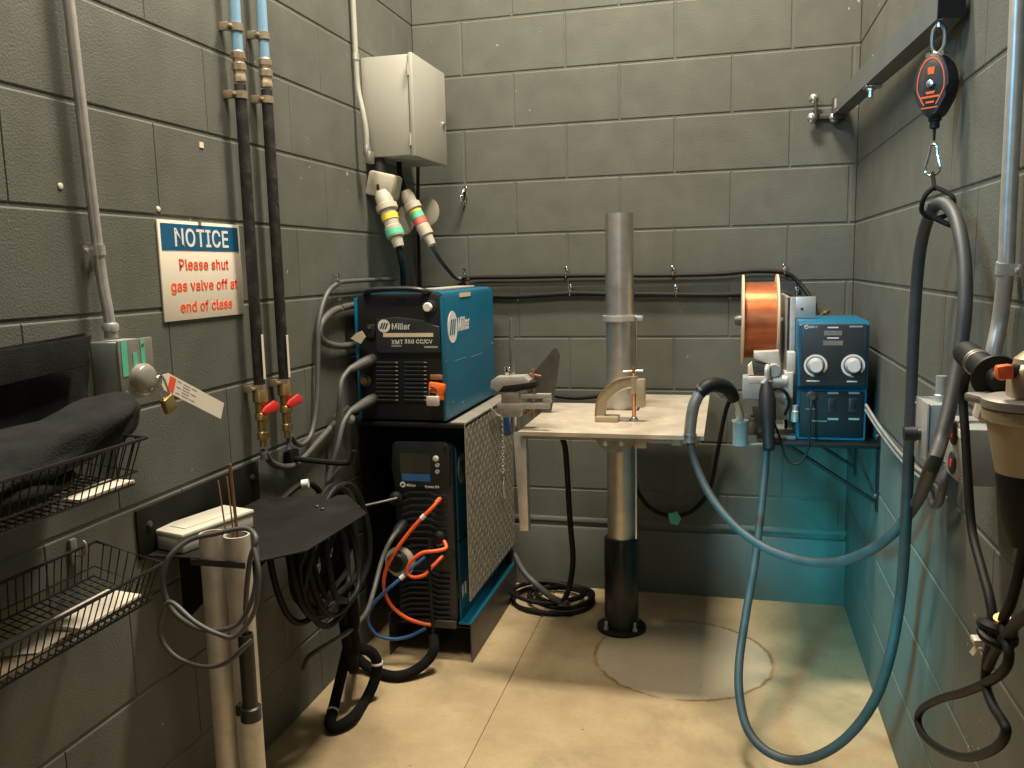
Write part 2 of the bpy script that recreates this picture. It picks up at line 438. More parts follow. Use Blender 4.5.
for s0, s1, k in ((.052, .066, 3), (.072, .098, 5), (.102, .122, 3)):
    for i in range(k):
        o_ = n_ * hw * (.65 - 1.3 * i / (k - 1)); b.prism([c0 + d * s0 + o_ + XA * .0012, c0 + d * s1 + o_ + XA * .0012, c0 + d * s1 + o_ - n_ * .0018 + XA * .0012, c0 + d * s0 + o_ - n_ * .0018 + XA * .0012], (.0004, 0, 0))
b.build('printed_lines', 'grey_print', t)
MB().tube([c0 + d * .006, c0 + V((.004, -.004, .012)), pk + V((.002, .004, -.012))], .0012, 6).build('string', 'steel', t)

# notice sign
t = thing('notice_sign', (0, -1.48, 1.19), 'rectangular notice sign with blue header and red writing about the gas valve', 'sign')
sy0, sy1, sz0, sz1 = -1.640, -1.321, 1.192, 1.416
MB().bb((.001, sy0, sz0), (.005, sy1, sz1), .001).build('panel', 'sign_cream', t)
MB().bb((.005, sy0 + .008, sz1 - .066), (.0058, sy1 - .008, sz1 - .007)).build('header_band', 'sign_blue', t)
yc = (sy0 + sy1) / 2
text('heading', 'NOTICE', .071, (.0058, yc, sz1 - .037), YA, UP, 'white_print', t, bold=.0022, sx=.98)
for i, s_ in enumerate(('Please shut', 'gas valve off at', 'end of class')):
    text('wording', s_, .0425, (.0052, yc + .002, sz1 - .098 - i * .048), YA, UP, 'sign_red', t, bold=.0016, sx=1.05)
b = MB()
for y_ in (sy0 + .155,): b.box((.006, y_, sz1 + .003), (.01, .012, .004))
b.build('hanger', 'dull_steel', t)

# gas pipes
def gas_pipe(px_top, px_bot, ytop_fit, yfit, lab, seed, tagy):
    (xa, ya), (xb, yb) = px_top, px_bot
    off = .034
    A = onx(xa, ya, off); B = onx(xb, yb, off)
    y_ = (A.y + B.y) / 2
    f = onx(xa + (xb - xa) * (yfit - ya) / (yb - ya), yfit, off).z
    t = thing('gas_pipe', (off, y_, B.z), lab, 'gas pipe')
    c = lambda z: V((off, y_, z))
    MB().cyl(c(f + .02), c(A.z + .25), .0128, n=20).build('pipe', 'pipe_blue', t, label='light blue painted upper pipe')
    MB().lathe(c(f + .05), -UP, [(0, .0135), (.004, .0175), (.018, .0175), (.021, .0145), (.028, .0145), (.031, .0185), (.046, .0185), (.048, .015), (.058, .015), (.061, .0165), (.072, .0165), (.074, .0145)], 8).build('fitting', 'bronze', t)
    valve = B.z
    MB().tube([c(f - .03), c((f + valve) / 2 + .1), c((f + valve) / 2 - .1), c(valve + .03)], .0145, 16).build('hose_sleeve', 'hose_old', t, label='worn black rubber sleeve')
    for z in (f + .105, f - .055, valve + .045):
        b = MB(); b.lathe(c(z - .009), UP, [(0, .0162), (.018, .0162)], 20)
        b.box(V((.012, y_ - .018, z)), (.024, .014, .02), None, .002); b.lathe((.028, y_ - .032, z), YA, [(0, .005), (.02, .005)], 8)
        b.build('clamp', 'bronze', t)
    MB().lathe(c(valve + .04), -UP, [(0, .017), (.01, .020), (.03, .020), (.034, .015), (.06, .014), (.064, .017), (.078, .017), (.082, .012), (.11, .012), (.112, .0145), (.13, .0145), (.132, .009), (.15, .009)], 12).build('valve_body', 'brass', t)
    T = Matrix.Translation(V((off + .024, y_ + .002, valve - .008))) @ Euler((math.radians(14), 0, math.radians(-20))).to_matrix().to_4x4()
    b = MB(T); b.prism([V((0, -.026, -.010)), V((0, .020, -.013)), V((0, .026, .004)), V((0, .014, .016)), V((0, -.020, .010)), V((0, -.03, .002))], (.010, 0, 0), .003)
    b.lathe((-.01, 0, 0), XA, [(0, .007), (.014, .007), (.016, .004)], 10)
    b.build('valve_handle', 'red_plastic', t, label='red valve handle')
    q = onx(xb + 3, tagy, off + .018)
    MB().box((off + .0175, y_ - .002, q.z - .03), (.0015, .009, .115)).build('label_strip', 'paper', t, label='thin white label strip')
    return c(valve - .10)
g1 = gas_pipe((235, 10), (261, 405), 0, 72, 'blue and black gas pipe with a red valve, the one next to the notice sign', 1, 345)
g2 = gas_pipe((261, 10), (286, 398), 0, 78, 'blue and black gas pipe with a red valve, the one farther from the notice sign', 2, 345)

def cable(name, pts, r, m, lab, cat='cable', n=10, group=None, sub=6, extra=None):
    o = MB().tube(pts, r, n, sub).build(name, m)
    return tag(o, lab, cat, group)
# wall clip helper: little silver P-clip as its own thing
def pclip(p, wall, lab, r=.011, group=None, up=UP):
    p = V(p); wall = V(wall)
    b = MB(); ax = wall.cross(up)
    b.torus(p, ax, r + .002, .0022, 16, 6)
    b.box(p + up * (r + .010) - wall * .004, [(.004 if abs(wall[i]) > .5 else (.014 if abs(ax[i]) > .5 else .026)) for i in range(3)], None, .001)
    b.lathe(p + up * (r + .015), -wall, [(-.004, .005), (.004, .005), (.006, .003)], 10)
    if wall.length: b.box(p + up * (r + .012) + wall * .006, [(.012 if abs(wall[i]) > .5 else .008) for i in range(3)])
    return tag(b.build('cable_clip', 'chrome'), lab, 'clip', group)

of = .02
P = lambda px, py, o=.02: onx(px, py, o)
MB_hose = [g1 + V((0, 0, -.045)), P(264, 452, .03), P(272, 463), P(287, 467), P(300, 461), P(316, 444), P(334, 424), P(348, 408, .02)]
cable('gas_hose', MB_hose, .0095, 'cable_grey', 'grey gas hose sagging from the left red valve to the wall clip', 'hose')
cable('gas_hose', [g2 + V((0, 0, -.045)), P(290, 436, .03), P(296, 443), P(303, 444), P(312, 432), P(317, 400), P(318, 350), P(319, 322), P(326, 296), P(337, 284), P(352, 281), P(395, 279)], .0075, 'cable_grey', 'thin grey gas hose rising from the right red valve past the round cable loop', 'hose')
cable('power_cable', [P(372, 305), P(358, 305), P(345, 307), P(332, 312), P(322, 322), P(319, 333), P(324, 342), P(337, 346), P(352, 345), P(362, 342, .03)], .011, 'cable_grey', 'thick grey cable making a round loop on the wall left of the upper welder')
for q, l in (((337, 283), 'silver wall clip on the hose above the round cable loop'), ((340, 308), 'silver wall clip holding the top of the round cable loop'), ((335, 424), 'silver wall clip at the end of the sagging gas hose')):
    pclip(P(*q), WL, l, .009)

# ------------------------------------------------------------------ wire baskets
def wire_basket(y0, y1, xb, xf, zr, zb, lab, skew=0., hook_y=()):
    t = thing('wire_basket', ((xb + xf) / 2, (y0 + y1) / 2, zb), lab, 'basket')
    ins = .018
    top = [V((xb, y0, zr)), V((xb, y1, zr)), V((xf, y1 - skew, zr)), V((xf, y0, zr))]
    bot = [V((xb + .004, y0 + ins, zb)), V((xb + .004, y1 - ins, zb)), V((xf - ins, y1 - skew - ins, zb)), V((xf - ins, y0 + ins, zb))]
    b = MB(); b.tube(top, .0032, 8, 1, True); b.build('rim', 'black_paint', t)
    b = MB(); b.tube(bot, .0022, 6, 1, True)
    mid = [top[i].lerp(bot[i], .72) for i in range(4)]; b.tube(mid, .0016, 6, 1, True)
    n = int(abs(y1 - y0) / .0175)
    for i in range(1, n):
        f = i / n
        a0, b0 = top[0].lerp(top[1], f), bot[0].lerp(bot[1], f); a1, b1 = top[3].lerp(top[2], f), bot[3].lerp(bot[2], f)
        b.tube([a0, b0, b1, a1], .0013, 5, 1)
    m_ = max(3, int(abs(xf - xb) / .024))
    for i in range(1, m_):
        f = i / m_
        b.tube([top[0].lerp(top[3], f), bot[0].lerp(bot[3], f), bot[1].lerp(bot[2], f), top[1].lerp(top[2], f)], .0013, 5, 1)
    b.build('wire_mesh', 'black_paint', t)
    for hy in hook_y:
        b = MB(); b.box((.004, hy, zr - .008), (.008, .016, .05), None, .002); b.tube([V((.008, hy, zr - .016)), V((xb + .008, hy, zr - .012)), V((xb + .012, hy, zr + .006)), V((xb + .006, hy, zr + .014))], .003, 6)
        b.build('wall_hook', 'dull_steel', t)
    return t
wire_basket(-2.75, -1.925, .022, .237, .785, .722, 'black wire basket lower on the left wall holding loose papers', .085, hook_y=(-1.965, -2.35))
wire_basket(-2.85, -1.99, .022, .255, 1.022, .945, 'black wire basket higher on the left wall stuffed with dark cloths', .06, hook_y=(-2.03,))
# papers in the lower basket
def sheet(name, poly, th, m, lab, cat, tilt=0):
    return tag(MB().prism([V(p) for p in poly], (0, 0, th), 0).build(name, m), lab, cat)
zf = .7245
sheet('cardboard_sheet', [(.10, -2.60, zf), (.205, -2.60, zf), (.205, -2.235, zf), (.10, -2.235, zf)], .004, 'paper_brown', 'brown cardboard sheet lying in the lower wire basket', 'cardboard')
sheet('paper_sheet', [(.11, -2.30, zf + .0052), (.20, -2.265, zf + .0052), (.185, -2.10, zf + .0052), (.125, -2.10, zf + .0052)], .002, 'paper_grey', 'greyish folded paper between the brown cardboard and the white booklet in the lower basket', 'paper')
sheet('booklet', [(.135, -2.19, zf + .0085), (.213, -2.19, zf + .0085), (.213, -2.045, zf + .0085), (.135, -2.035, zf + .0085)], .006, 'paper', 'cream white booklet at the right end of the lower wire basket', 'booklet')
# cloths in the upper basket
def lump(name, path, rad, m, lab, cat, flat=.6, amp=.25, seed=1):
    rnd = random.Random(seed); Pp = smooth_path(path, 10); n = 28; rings = []
    ph = [rnd.uniform(0, 6.28) for _ in range(8)]
    for i, p in enumerate(Pp):
        tt = i / (len(Pp) - 1); t_ = (Pp[min(i + 1, len(Pp) - 1)] - Pp[max(i - 1, 0)]).normalized()
        a = UP.cross(t_).normalized(); b_ = t_.cross(a)
        env = max(.04, min(1, 4.2 * math.sqrt(max(tt, 0)) * .6, 4.2 * math.sqrt(max(1 - tt, 0)) * .6))
        r_ = rad(tt) * env; ring = []
        for k in range(n):
            an = 2 * math.pi * k / n
            w = 1 + amp * (.4 * math.sin(3 * an + ph[0] + 7 * tt) + .35 * math.sin(5 * an + ph[1] - 11 * tt) + .3 * math.sin(17 * tt + ph[2] + 2 * an) + .25 * math.sin(8 * an + 23 * tt + ph[3]))
            ring.append(p + a * math.cos(an) * r_ * w + b_ * math.sin(an) * r_ * w * flat)
        rings.append(ring)
    return tag(MB().rings(rings).build(name, m, sharp=80), lab, cat)
lump('folded_jacket', [V((.15, -2.74, 1.0)), V((.155, -2.5, 1.0)), V((.15, -2.3, 1.005)), V((.15, -2.12, 1.03)), V((.13, -1.93, 1.062))], lambda t: .074 - .004 * t, 'grey_cloth', 'rumpled dark grey cloth bundle lying along the upper wire basket', 'cloth', .62, .22, 3)
# upright black pouch
t = thing('fabric_pouch', (.06, -2.4, .95), 'black fabric pouch with a flap standing against the wall in the upper basket', 'pouch')
T = Matrix.Translation(V((.062, -2.20, .975))) @ Euler((0, math.radians(-6), 0)).to_matrix().to_4x4()
b = MB(T)
rows_ = []
for i in range(9):
    z = i / 8 * .205; th = .03 * (1 - .75 * (i / 8) ** 1.5)
    rows_.append([V((th * math.cos(a) + .006 * math.sin(5 * a + i), (.25 + .03 * i / 8) * math.sin(a) * (1 if abs(math.sin(a)) < .9 else .99), z + .012 * math.sin(a) * i / 8)) for a in [2 * math.pi * k / 28 for k in range(28)]])
b.rings(rows_); b.build('body', 'black_cloth', t)
T2 = Matrix.Translation(V((.072, -2.205, 1.09))) @ Euler((0, math.radians(-5), 0)).to_matrix().to_4x4()
b = MB(T2); b.prism([V((.02, -.24, .02)), V((.02, .215, .045)), V((.01, .255, .098)), V((.01, -.25, .078))], (.006, 0, 0), .002); b.build('flap', 'black_cloth', t)
lump('black_cloth', [V((.135, -2.84, .978)), V((.135, -2.6, .979)), V((.135, -2.4, .979)), V((.13, -2.11, .976))], lambda t: .098, 'black_cloth', 'flat black cloth filling the bottom of the upper wire basket', 'cloth', .30, .06, 9)
sheet('paper_sheet', [(.185, -2.19, .9475), (.236, -2.19, .9475), (.236, -2.065, .9475), (.185, -2.065, .9475)], .004, 'paper', 'white paper sheets under the cloth bundle at the end of the upper basket', 'paper')

# ------------------------------------------------------------------ steel shelf with rod tubes
zs = .700
t = thing('steel_shelf', (.15, -1.52, .5), 'dark steel wall shelf with a six-sided tray under the notice sign', 'shelf')
MB().bb((.0, -1.785, .695), (.006, -1.305, .803), .001).build('back_plate', 'shelf_paint', t)
tray = [V((.006, -1.765, zs)), V((.27, -1.748, zs)), V((.335, -1.67, zs)), V((.348, -1.385, zs)), V((.225, -1.235, zs)), V((.006, -1.30, zs))]
MB().prism(tray, (0, 0, -.004), .001).build('tray', 'shelf_paint', t)
for y_ in (-1.66, -1.40):
    MB().prism([V((.006, y_, .694)), V((.20, y_, .694)), V((.006, y_, .50))], (0, .006, 0)).build('bracket', 'black_paint', t)
for y_ in (-1.75, -1.34): MB().lathe((.006, y_, .765), XA, [(0, .008), (.004, .008), (.006, .005)], 6).build('bolt', 'dark_steel', t)
for q in ((.20, -1.36), (.225, -1.38)): MB().lathe((*q, zs), UP, [(0, .006), (.004, .006), (.006, .003)], 8).build('bolt', 'dark_steel', t)
TA, TB = ony(212, 534, -1.777), ony(236.5, 534, -1.777)
TUBE_Z = TA.z + .002
MB().bb((TA.x - .034, -1.808, .703), (TB.x + .034, -1.805, .716)).build('tube_strap', 'dark_steel', t)
for c, lab in ((TA, 'aluminium rod tube through the steel shelf, the one next to the white case, empty'), (TB, 'aluminium rod tube through the steel shelf, the one holding brown filler rods')):
    o = MB().pipe(V((c.x, c.y, 0)), UP, TUBE_Z, .0265, .0222, 32).build('rod_tube', 'aluminium')
    tag(o, lab, 'tube', 'rod tubes at the shelf')
for i, (dx_, dy_, L_, lean, lab) in enumerate(((.004, .006, .30, (-.012, 0), 'thick brown filler rod standing in the aluminium tube'), (-.008, -.004, .265, (-.03, .01), 'thin filler rod leaning left in the aluminium tube'), (-.004, .008, .27, (-.021, .01), 'thin filler rod between the leaning one and the thick one'), (.0, -.01, .15, (.0, .0), 'short stub of brown filler rod in the aluminium tube'))):
    p0 = V((TB.x + dx_, TB.y + dy_, .61)); p1 = p0 + V((lean[0], lean[1], L_))
    tag(MB().cyl(p0, p1, .0034 if i in (0, 3) else .0017, n=8).build('filler_rod', 'rod_brown' if i in (0, 3) else 'rust'), lab, 'rod', 'filler rods in the tube')
# white case on the tray
t = thing('plastic_case', (.085, -1.62, zs), 'translucent white plastic case lying on the steel shelf behind the tubes', 'case')
Tc = Matrix.Translation(V((.062, -1.635, zs))) @ Matrix.Rotation(math.radians(-14), 4, 'Z')
MB(Tc).box((0, 0, .018), (.095, .205, .034), None, .004).build('box', 'case_plastic', t)
b = MB(Tc); b.box((0, 0, .040), (.10, .21, .011), None, .004); b.box((.0, .0, .046), (.05, .15, .003), None, .001); b.build('lid', 'case_plastic', t)
MB(Tc).box((.046, -.02, .032), (.004, .03, .018), None, .001).build('latch', 'case_plastic', t)
# black torch holder tube clamped to the front tube
t = thing('torch_holder', (.205, -1.826, .33), 'short black tube holder clamped to the rod tubes with a grey torch cable in it', 'holder')
hb, ht = ony(251, 715, -1.826), ony(247, 634, -1.826)
hc = V((hb.x, -1.826, 0))
MB().pipe(V((hc.x, hc.y, hb.z)), UP, ht.z - hb.z, .0155, .0125, 24).build('tube', 'black_plastic', t)
b = MB(); b.lathe((hc.x, hc.y, hb.z - .012), UP, [(0, .015), (.003, .021), (.03, .021), (.033, .0165)], 20); b.box((hc.x - .02, hc.y + .008, hb.z + .006), (.03, .02, .024), None, .003); b.build('collar', 'black_plastic', t)
# torch cable looped over the tubes
F1 = -1.765
lp = []
Y = lambda px, py, y: ony(px, py, y - .072)
lp = [Y(246, 640, -1.752), Y(246, 600, -1.76), Y(250, 560, -1.765), Y(256, 540, -1.76), Y(250, 530, -1.74), Y(238, 529, -1.735), Y(215, 534, -1.742), Y(190, 540, -1.75), Y(171, 555, -1.775), Y(163, 575, -1.785), Y(166, 598, -1.785), Y(178, 616, -1.79), Y(200, 629, -1.80), Y(222, 630, -1.80), Y(240, 622, -1.79), Y(252, 600, -1.785), Y(257, 570, -1.775), Y(256, 545, -1.76)]
cable('torch_cable', lp, .0052, 'cable_grey', 'grey torch cable looped in front of the aluminium tubes, its end in the black holder')
lp = [Y(254, 548, -1.772), Y(259, 575, -1.79), Y(254, 612, -1.80), Y(236, 636, -1.81), Y(218, 634, -1.815), Y(195, 622, -1.812), Y(170, 602, -1.80), Y(161, 620, -1.80), Y(162, 640, -1.80), Y(178, 658, -1.805), Y(205, 667, -1.81), Y(228, 662, -1.81), Y(243, 648, -1.80), Y(252, 640, -1.79)]
cable('torch_cable', lp, .0048, 'cable_grey', 'grey cable making the lower wide loop across the two aluminium tubes')
# coil of black hose under the shelf
t = thing('hose_coil', (.13, -1.16, .3), 'thick coil of black torch hose hanging under the right end of the steel shelf', 'hose coil')
rnd = random.Random(5)
b = MB()
for i in range(17):
    cx = .045 + .022 * (i % 5) + rnd.uniform(-.006, .006); w = .08 + .008 * (i // 2) + rnd.uniform(-.006, .008); h = .125 + .011 * (i // 3) + rnd.uniform(-.012, .012)
    cc = V((cx + .05, -1.235 + rnd.uniform(-.012, .012), .532 + rnd.uniform(-.015, .01)))
    pts = []
    for k in range(20):
        a = 2 * math.pi * k / 20
        pts.append(cc + V((.035 * math.sin(a + i), w * math.cos(a), h * math.sin(a) - .02 * math.sin(3 * a + i))))
    b.tube(pts, .0088, 8, 2, True)
b.build('hose', 'cable_black', t)
b = MB(); b.box((.012, -1.14, .77), (.024, .05, .05), None, .004); b.tube([V((.02, -1.14, .77)), V((.17, -1.14, .762)), V((.20, -1.14, .775)), V((.205, -1.14, .80))], .008, 8); b.build('wall_hook', 'black_paint', t)
b = MB(); b.lathe(V((.10, -1.25, .728)), V((1, .3, .1)), [(0, .0115), (.018, .0115)], 14); b.build('tie', 'white_print', t, label='white tie')

# ================================================================== GREY CABINET AND PLUGS
t = thing('electrical_cabinet', (.09, -.32, 1.66), 'pale grey metal electrical cabinet high on the left wall by the corner', 'cabinet')
ca0, ca1, cz0, cz1 = -.505, -.175, 1.678, 2.005
MB().bb((.0, ca0, cz0), (.168, ca1, cz1), .003).build('body', 'cabinet_grey', t)
dr = MB().bb((.170, ca0 - .004, cz0 - .004), (.186, ca1 + .004, cz1 + .004), .004).build('door', 'cabinet_grey', t)
o = MB().lathe((.186, ca1 - .03, (cz0 + cz1) / 2 - .02), XA, [(0, .011), (.004, .011), (.008, .006)], 12).build('latch', 'steel', dr)
for z in (cz0 + .05, cz1 - .05): MB().cyl((.170, ca0 - .006, z - .02), (.170, ca0 - .006, z + .02), .004, n=10).build('hinge', 'cabinet_grey', t)
pts = [onx(351, -40, .016), onx(353, 0, .016), onx(356, 60, .016), onx(358, 88, .018), onx(363, 112, .034), onx(366, 130, .042), onx(367, 148, .042)]
for p in pts: p.y = min(p.y, ca0 - .018)
t = thing('conduit', pts[-1], 'thin white metal conduit dropping beside the grey cabinet', 'conduit')
for i in range(len(pts)): pts[i].x = max(pts[i].x, .014)
MB().tube(pts, .0085, 12).build('pipe', 'cabinet_grey', t)
b = MB(); b.lathe(pts[2] + V((0, 0, .02)), -UP, [(0, .011), (.02, .011)], 12); b.build('coupling', 'galvanized', t)
b = MB(); b.lathe(pts[-1] + V((0, 0, .01)), -UP, [(0, .011), (.012, .013), (.03, .013), (.04, .011)], 12); b.box(pts[-1] + V((0.004, .008, -.03)), (.022, .036, .04), None, .005); b.build('elbow_fitting', 'dull_steel', t)
# plug 1: angled receptacle on the wall with plug
def plug(a, bp, r, lab, tapes, housing):
    a, bp = V(a), V(bp); d = (bp - a); L_ = d.length; d.normalize()
    t = thing('power_plug', bp, lab, 'power plug', 'plugs below the grey cabinet')
    if housing is not None: housing(t)
    MB().lathe(a, d, [(0, r * .8), (L_ * .08, r), (L_ * .22, r), (L_ * .24, r * 1.25), (L_ * .34, r * 1.25), (L_ * .36, r * .95), (L_ * .62, r * .85), (L_ * .64, r * 1.0), (L_ * .82, r * 1.02), (L_ * .84, r * .75), (L_, r * .6)], 20).build('body', 'connector_grey', t)
    for f, m, nm in tapes:
        MB().lathe(a + d * L_ * f, d, [(0, r * (1.0 if f < .62 else 1.06)), (L_ * .10, r * (.97 if f < .62 else 1.06))], 20).build('tape_band', m, t, label=nm + ' tape band')
    return d
A1, B1 = ony(382, 192, -.50), ony(399, 247, -.53)
def h1(t):
    b = MB(); c = ony(379, 186, -.47); c.x = max(c.x, .052)
    b.box(c, (.10, .085, .085), Euler((0, math.radians(14), 0)), .012); b.build('housing', 'connector_grey', t)
    MB().box(ony(378, 187, -.514), (.010, .004, .018), None, .001).build('slot', 'black_plastic', t)
    MB().cyl((c.x - .01, -.47, c.z + .03), (c.x - .012, -.47, c.z + .09), .02, n=16).build('conduit_stub', 'dark_steel', t)
plug(A1, B1, .030, 'beige power plug with yellow and green tape in the angled wall receptacle', [(.42, 'tape_yellow', 'yellow'), (.70, 'tape_green', 'green')], h1)
A2, B2 = ony(405, 192, -.40), ony(432, 245, -.42)
def h2(t):
    for px_, py_, yy, rz_ in ((428, 212, -.20, 40), (404, 220, -.38, 62)):
        c = ony(px_, py_, yy)
        T = Matrix.Translation(c) @ Euler((0, math.radians(12), math.radians(rz_))).to_matrix().to_4x4() @ Matrix.Diagonal((1, 1, 1.25, 1))
        b = MB(T)
        b.lathe(V((0, -.012, 0)), YA, [(0, .034), (.004, .042), (.016, .042), (.020, .036)], 20)
        b.build('cover_flap', 'connector_grey', t)
plug(A2, B2, .025, 'beige power plug with yellow, green and red tape nearer the corner', [(.30, 'tape_yellow', 'yellow'), (.41, 'tape_green', 'green'), (.52, 'tape_red', 'red')], h2)
cable('power_cable', [B1 + (A1 - B1) * .05, B1 + V((.003, .01, -.05)), ony(403, 270, -.46), ony(404, 300, -.40)], .011, 'cable_black', 'black power cord dropping from the plug in the angled receptacle')
cable('power_cable', [A2 + V((.0, 0, 0)), ony(403, 185, -.38), ony(400, 174, -.36), ony(399, 160, -.34)], .010, 'cable_black', 'short dark cord from the bottom of the cabinet to the nearer-corner plug')
cable('power_cable', [ony(418, 165, -.06), ony(418, 210, -.06), ony(419, 262, -.06), ony(420, 300, -.06)], .007, 'cable_black', 'thin black cord hanging straight down the corner behind the plugs')
cable('power_cable', [B2 + (A2 - B2) * .05, ony(438, 256, -.22), ony(447, 268, -.10), ony(457, 278, -.02), ony(470, 279, -.018)], .009, 'cable_grey', 'grey cord sweeping from the taped plug to the back wall clip')
# hook on the back wall
hp = Vector(ony(466, 196, 0))
b = MB(); b.box((hp.x, -.003, hp.z + .012), (.014, .006, .05), None, .002)
b.tube([V((hp.x, -.006, hp.z + .03)), V((hp.x, -.03, hp.z + .02)), V((hp.x - .008, -.045, hp.z - .012)), V((hp.x - .006, -.03, hp.z - .028)), V((hp.x, -.008, hp.z - .018))], .004, 8)
tag(b.build('wall_hook', 'chrome'), 'small shiny metal hook on the back wall beside the plugs', 'hook')

# ================================================================== BACK WALL CABLES
Bk = lambda px, py, o=.014: ony(px, py, -o)
cable('welding_cable', [Bk(462, 278, .02), Bk(480, 277.5), Bk(520, 277), Bk(566, 276), Bk(605, 275.5), Bk(660, 275.5), Bk(720, 274), Bk(755, 271), Bk(785, 273), Bk(800, 284, .02), Bk(812, 302, .06), Bk(822, 330, .10)], .0085, 'cable_black', 'black cable clipped along the back wall, the upper of two')
cable('welding_cable', [Bk(440, 292, .014), Bk(490, 296), Bk(520, 296.5), Bk(570, 293.5), Bk(605, 294), Bk(660, 294.5), Bk(720, 295), Bk(765, 293.5), Bk(797, 297), Bk(815, 306, .06)], .0105, 'cable_black', 'black cable clipped along the back wall, the lower of two')
for (px, py), l in (((465, 276), 'clip on the upper cable nearest the blue welder'), ((566, 275), 'clip on the upper cable left of the steel post'), ((673, 274), 'clip on the upper cable right of the steel post'), ((785, 272), 'clip on the upper cable above the wire spool')):
    pclip(Bk(px, py, .012), WB, 'silver ' + l, .0088, 'clips on the back wall cables')
for (px, py), l in (((570, 293), 'clip on the lower cable left of the steel post'), ((676, 294), 'clip on the lower cable right of the steel post'), ((797, 296), 'clip on the lower cable by the wire spool')):
    pclip(Bk(px, py, .012), WB, 'silver ' + l, .0108, 'clips on the back wall cables')

# ================================================================== CART WITH TWO WELDERS
CX0, CX1, CY0, CY1, CT = .028, .403, -.737, -.13, .803
t = thing('welder_cart', ((CX0 + CX1) / 2, (CY0 + CY1) / 2, 0), 'black steel cart with a checker plate side carrying two blue welders', 'cart')
MB().bb((CX0, CY0, CT - .014), (CX1, CY1, CT), .003).build('top_shelf', 'black_paint', t)
b = MB(); b.bb((.35, CY0 + .01, CT), (CX1, CY1, CT + .003)); b.build('top_plate_edge', 'diamond_steel', t)
b = MB(); b.bb((CX1 - .003, CY0, .212), (CX1, CY1, CT), 0)
k = 0
ny, nz = int((CY1 - CY0) / .0235), int((CT - .212) / .0235)
for i in range(ny):
    for j in range(nz):
        cy, cz = CY0 + .014 + i * .0235, .224 + j * .0235
        a = math.radians(45 if (i + j) % 2 else -45)
        u = V((0, math.cos(a), math.sin(a))); v = V((0, -math.sin(a), math.cos(a))); c = V((CX1, cy, cz))
        if cz + .012 > CT or cy + .012 > CY1: continue
        l0 = [c + u * .0125, c + v * .0034, c - u * .0125, c - v * .0034]; l1 = [c + u * .008 + XA * .0009, c + v * .0016 + XA * .0009, c - u * .008 + XA * .0009, c - v * .0016 + XA * .0009]
        A_ = [b._v(p) for p in l0]; B_ = [b._v(p) for p in l1]
        for q in range(4): b.bm.faces.new((A_[q], A_[(q + 1) % 4], B_[(q + 1) % 4], B_[q]))
        b.bm.faces.new(B_)
b.build('checker_plate', 'diamond_steel', t, sharp=20, label='checker plate side panel')
MB().bb((CX0, CY0 + .01, .14), (CX0 + .004, CY1, CT - .014)).build('side_panel', 'black_paint', t)
b = MB()
b.bb((.110, CY0, 0), (.114, CY1, .145)); b.bb((CX1 - .004, CY0, 0), (CX1, CY1, .128)); b.bb((.110, CY1 - .006, 0), (CX1, CY1, .128)); b.build('base_skirt', 'dark_steel', t)
MB().bb((.114, CY0 + .02, .108), (CX1 - .004, CY1 - .01, .114)).build('bottom_shelf', 'black_paint', t)
b = MB(); b.bb((CX1 - .045, CY0 + .004, .128), (CX1 - .002, CY1, .134), .001); b.bb((CX1 - .048, CY0 + .03, .134), (CX1 - .043, CY1, .20)); b.build('base_rail', 'machine_blue', t, label='blue base rail')
b = MB()
for x_ in (CX0 + .02, CX1 - .025): b.bb((x_ - .012, CY1 - .03, .11), (x_ + .012, CY1 - .006, CT - .014))
b.build('rear_post', 'black_paint', t)

def brand_mark(t, c, xd, yd, nrm, w, h, wm, bm_, shear=.35):
    """oval with three slanted bars"""
    c, xd, yd, nrm = V(c), V(xd), V(yd), V(nrm)
    poly = [c + xd * w / 2 * math.cos(2 * math.pi * k / 32) + yd * h / 2 * math.sin(2 * math.pi * k / 32) for k in range(32)]
    lg = MB().prism(poly, nrm * .001).build('logo', wm, t)
    b = MB()
    for i in (-1, 0, 1):
        o_ = c + xd * w * .2 * i + nrm * .001
        b.prism([o_ + xd * (w * -.075 - h * .25 * shear) - yd * h * .24, o_ + xd * (w * .045 - h * .25 * shear) - yd * h * .24, o_ + xd * (w * .075 + h * .25 * shear) + yd * h * .24, o_ + xd * (w * -.045 + h * .25 * shear) + yd * h * .24], nrm * .0006)
    b.build('logo_bars', bm_, lg)

# ---- upper welder
X0, X1, Y0, Y1, Z0, Z1 = .040, .338, -.735, -.135, CT + .008, 1.224
t = thing('welder', ((X0 + X1) / 2, (Y0 + Y1) / 2, CT), 'blue welding power source with black front standing on top of the cart', 'welder')
def case_profile(x0, x1, z0, z1, r=.022, y=0):
    return [V((x0, y, z0)), V((x1, y, z0)), V((x1, y, z1 - r)), V((x1 - r * .3, y, z1 - r * .3)), V((x1 - r, y, z1)), V((x0 + r, y, z1)), V((x0 + r * .3, y, z1 - r * .3)), V((x0, y, z1 - r))]
b = MB()
outer = case_profile(X0, X1, Z0, Z1, .022, Y0 + .02); b.prism(outer, (0, Y1 - Y0 - .02, 0))
b.bb((X1 - .006, Y0, Z0), (X1 + .001, Y0 + .03, Z1 - .016), .001); b.bb((X0 - .001, Y0, Z0), (X0 + .006, Y0 + .03, Z1 - .016), .001)
b.build('case', 'machine_blue', t)
FY = Y0 + .012
fr = MB().prism(case_profile(X0 + .004, X1 - .006, Z0, Z1 - .004, .02, FY), (0, .012, 0), .003).build('front_panel', 'panel_dark', t)
for x_ in (X0 + .03, X1 - .03):
    b = MB()
    for y_ in (Y0 + .06, Y1 - .06): b.lathe((x_, y_, CT), UP, [(0, .014), (.01, .011)], 14)
    b.build('foot', 'black_rubber', t)
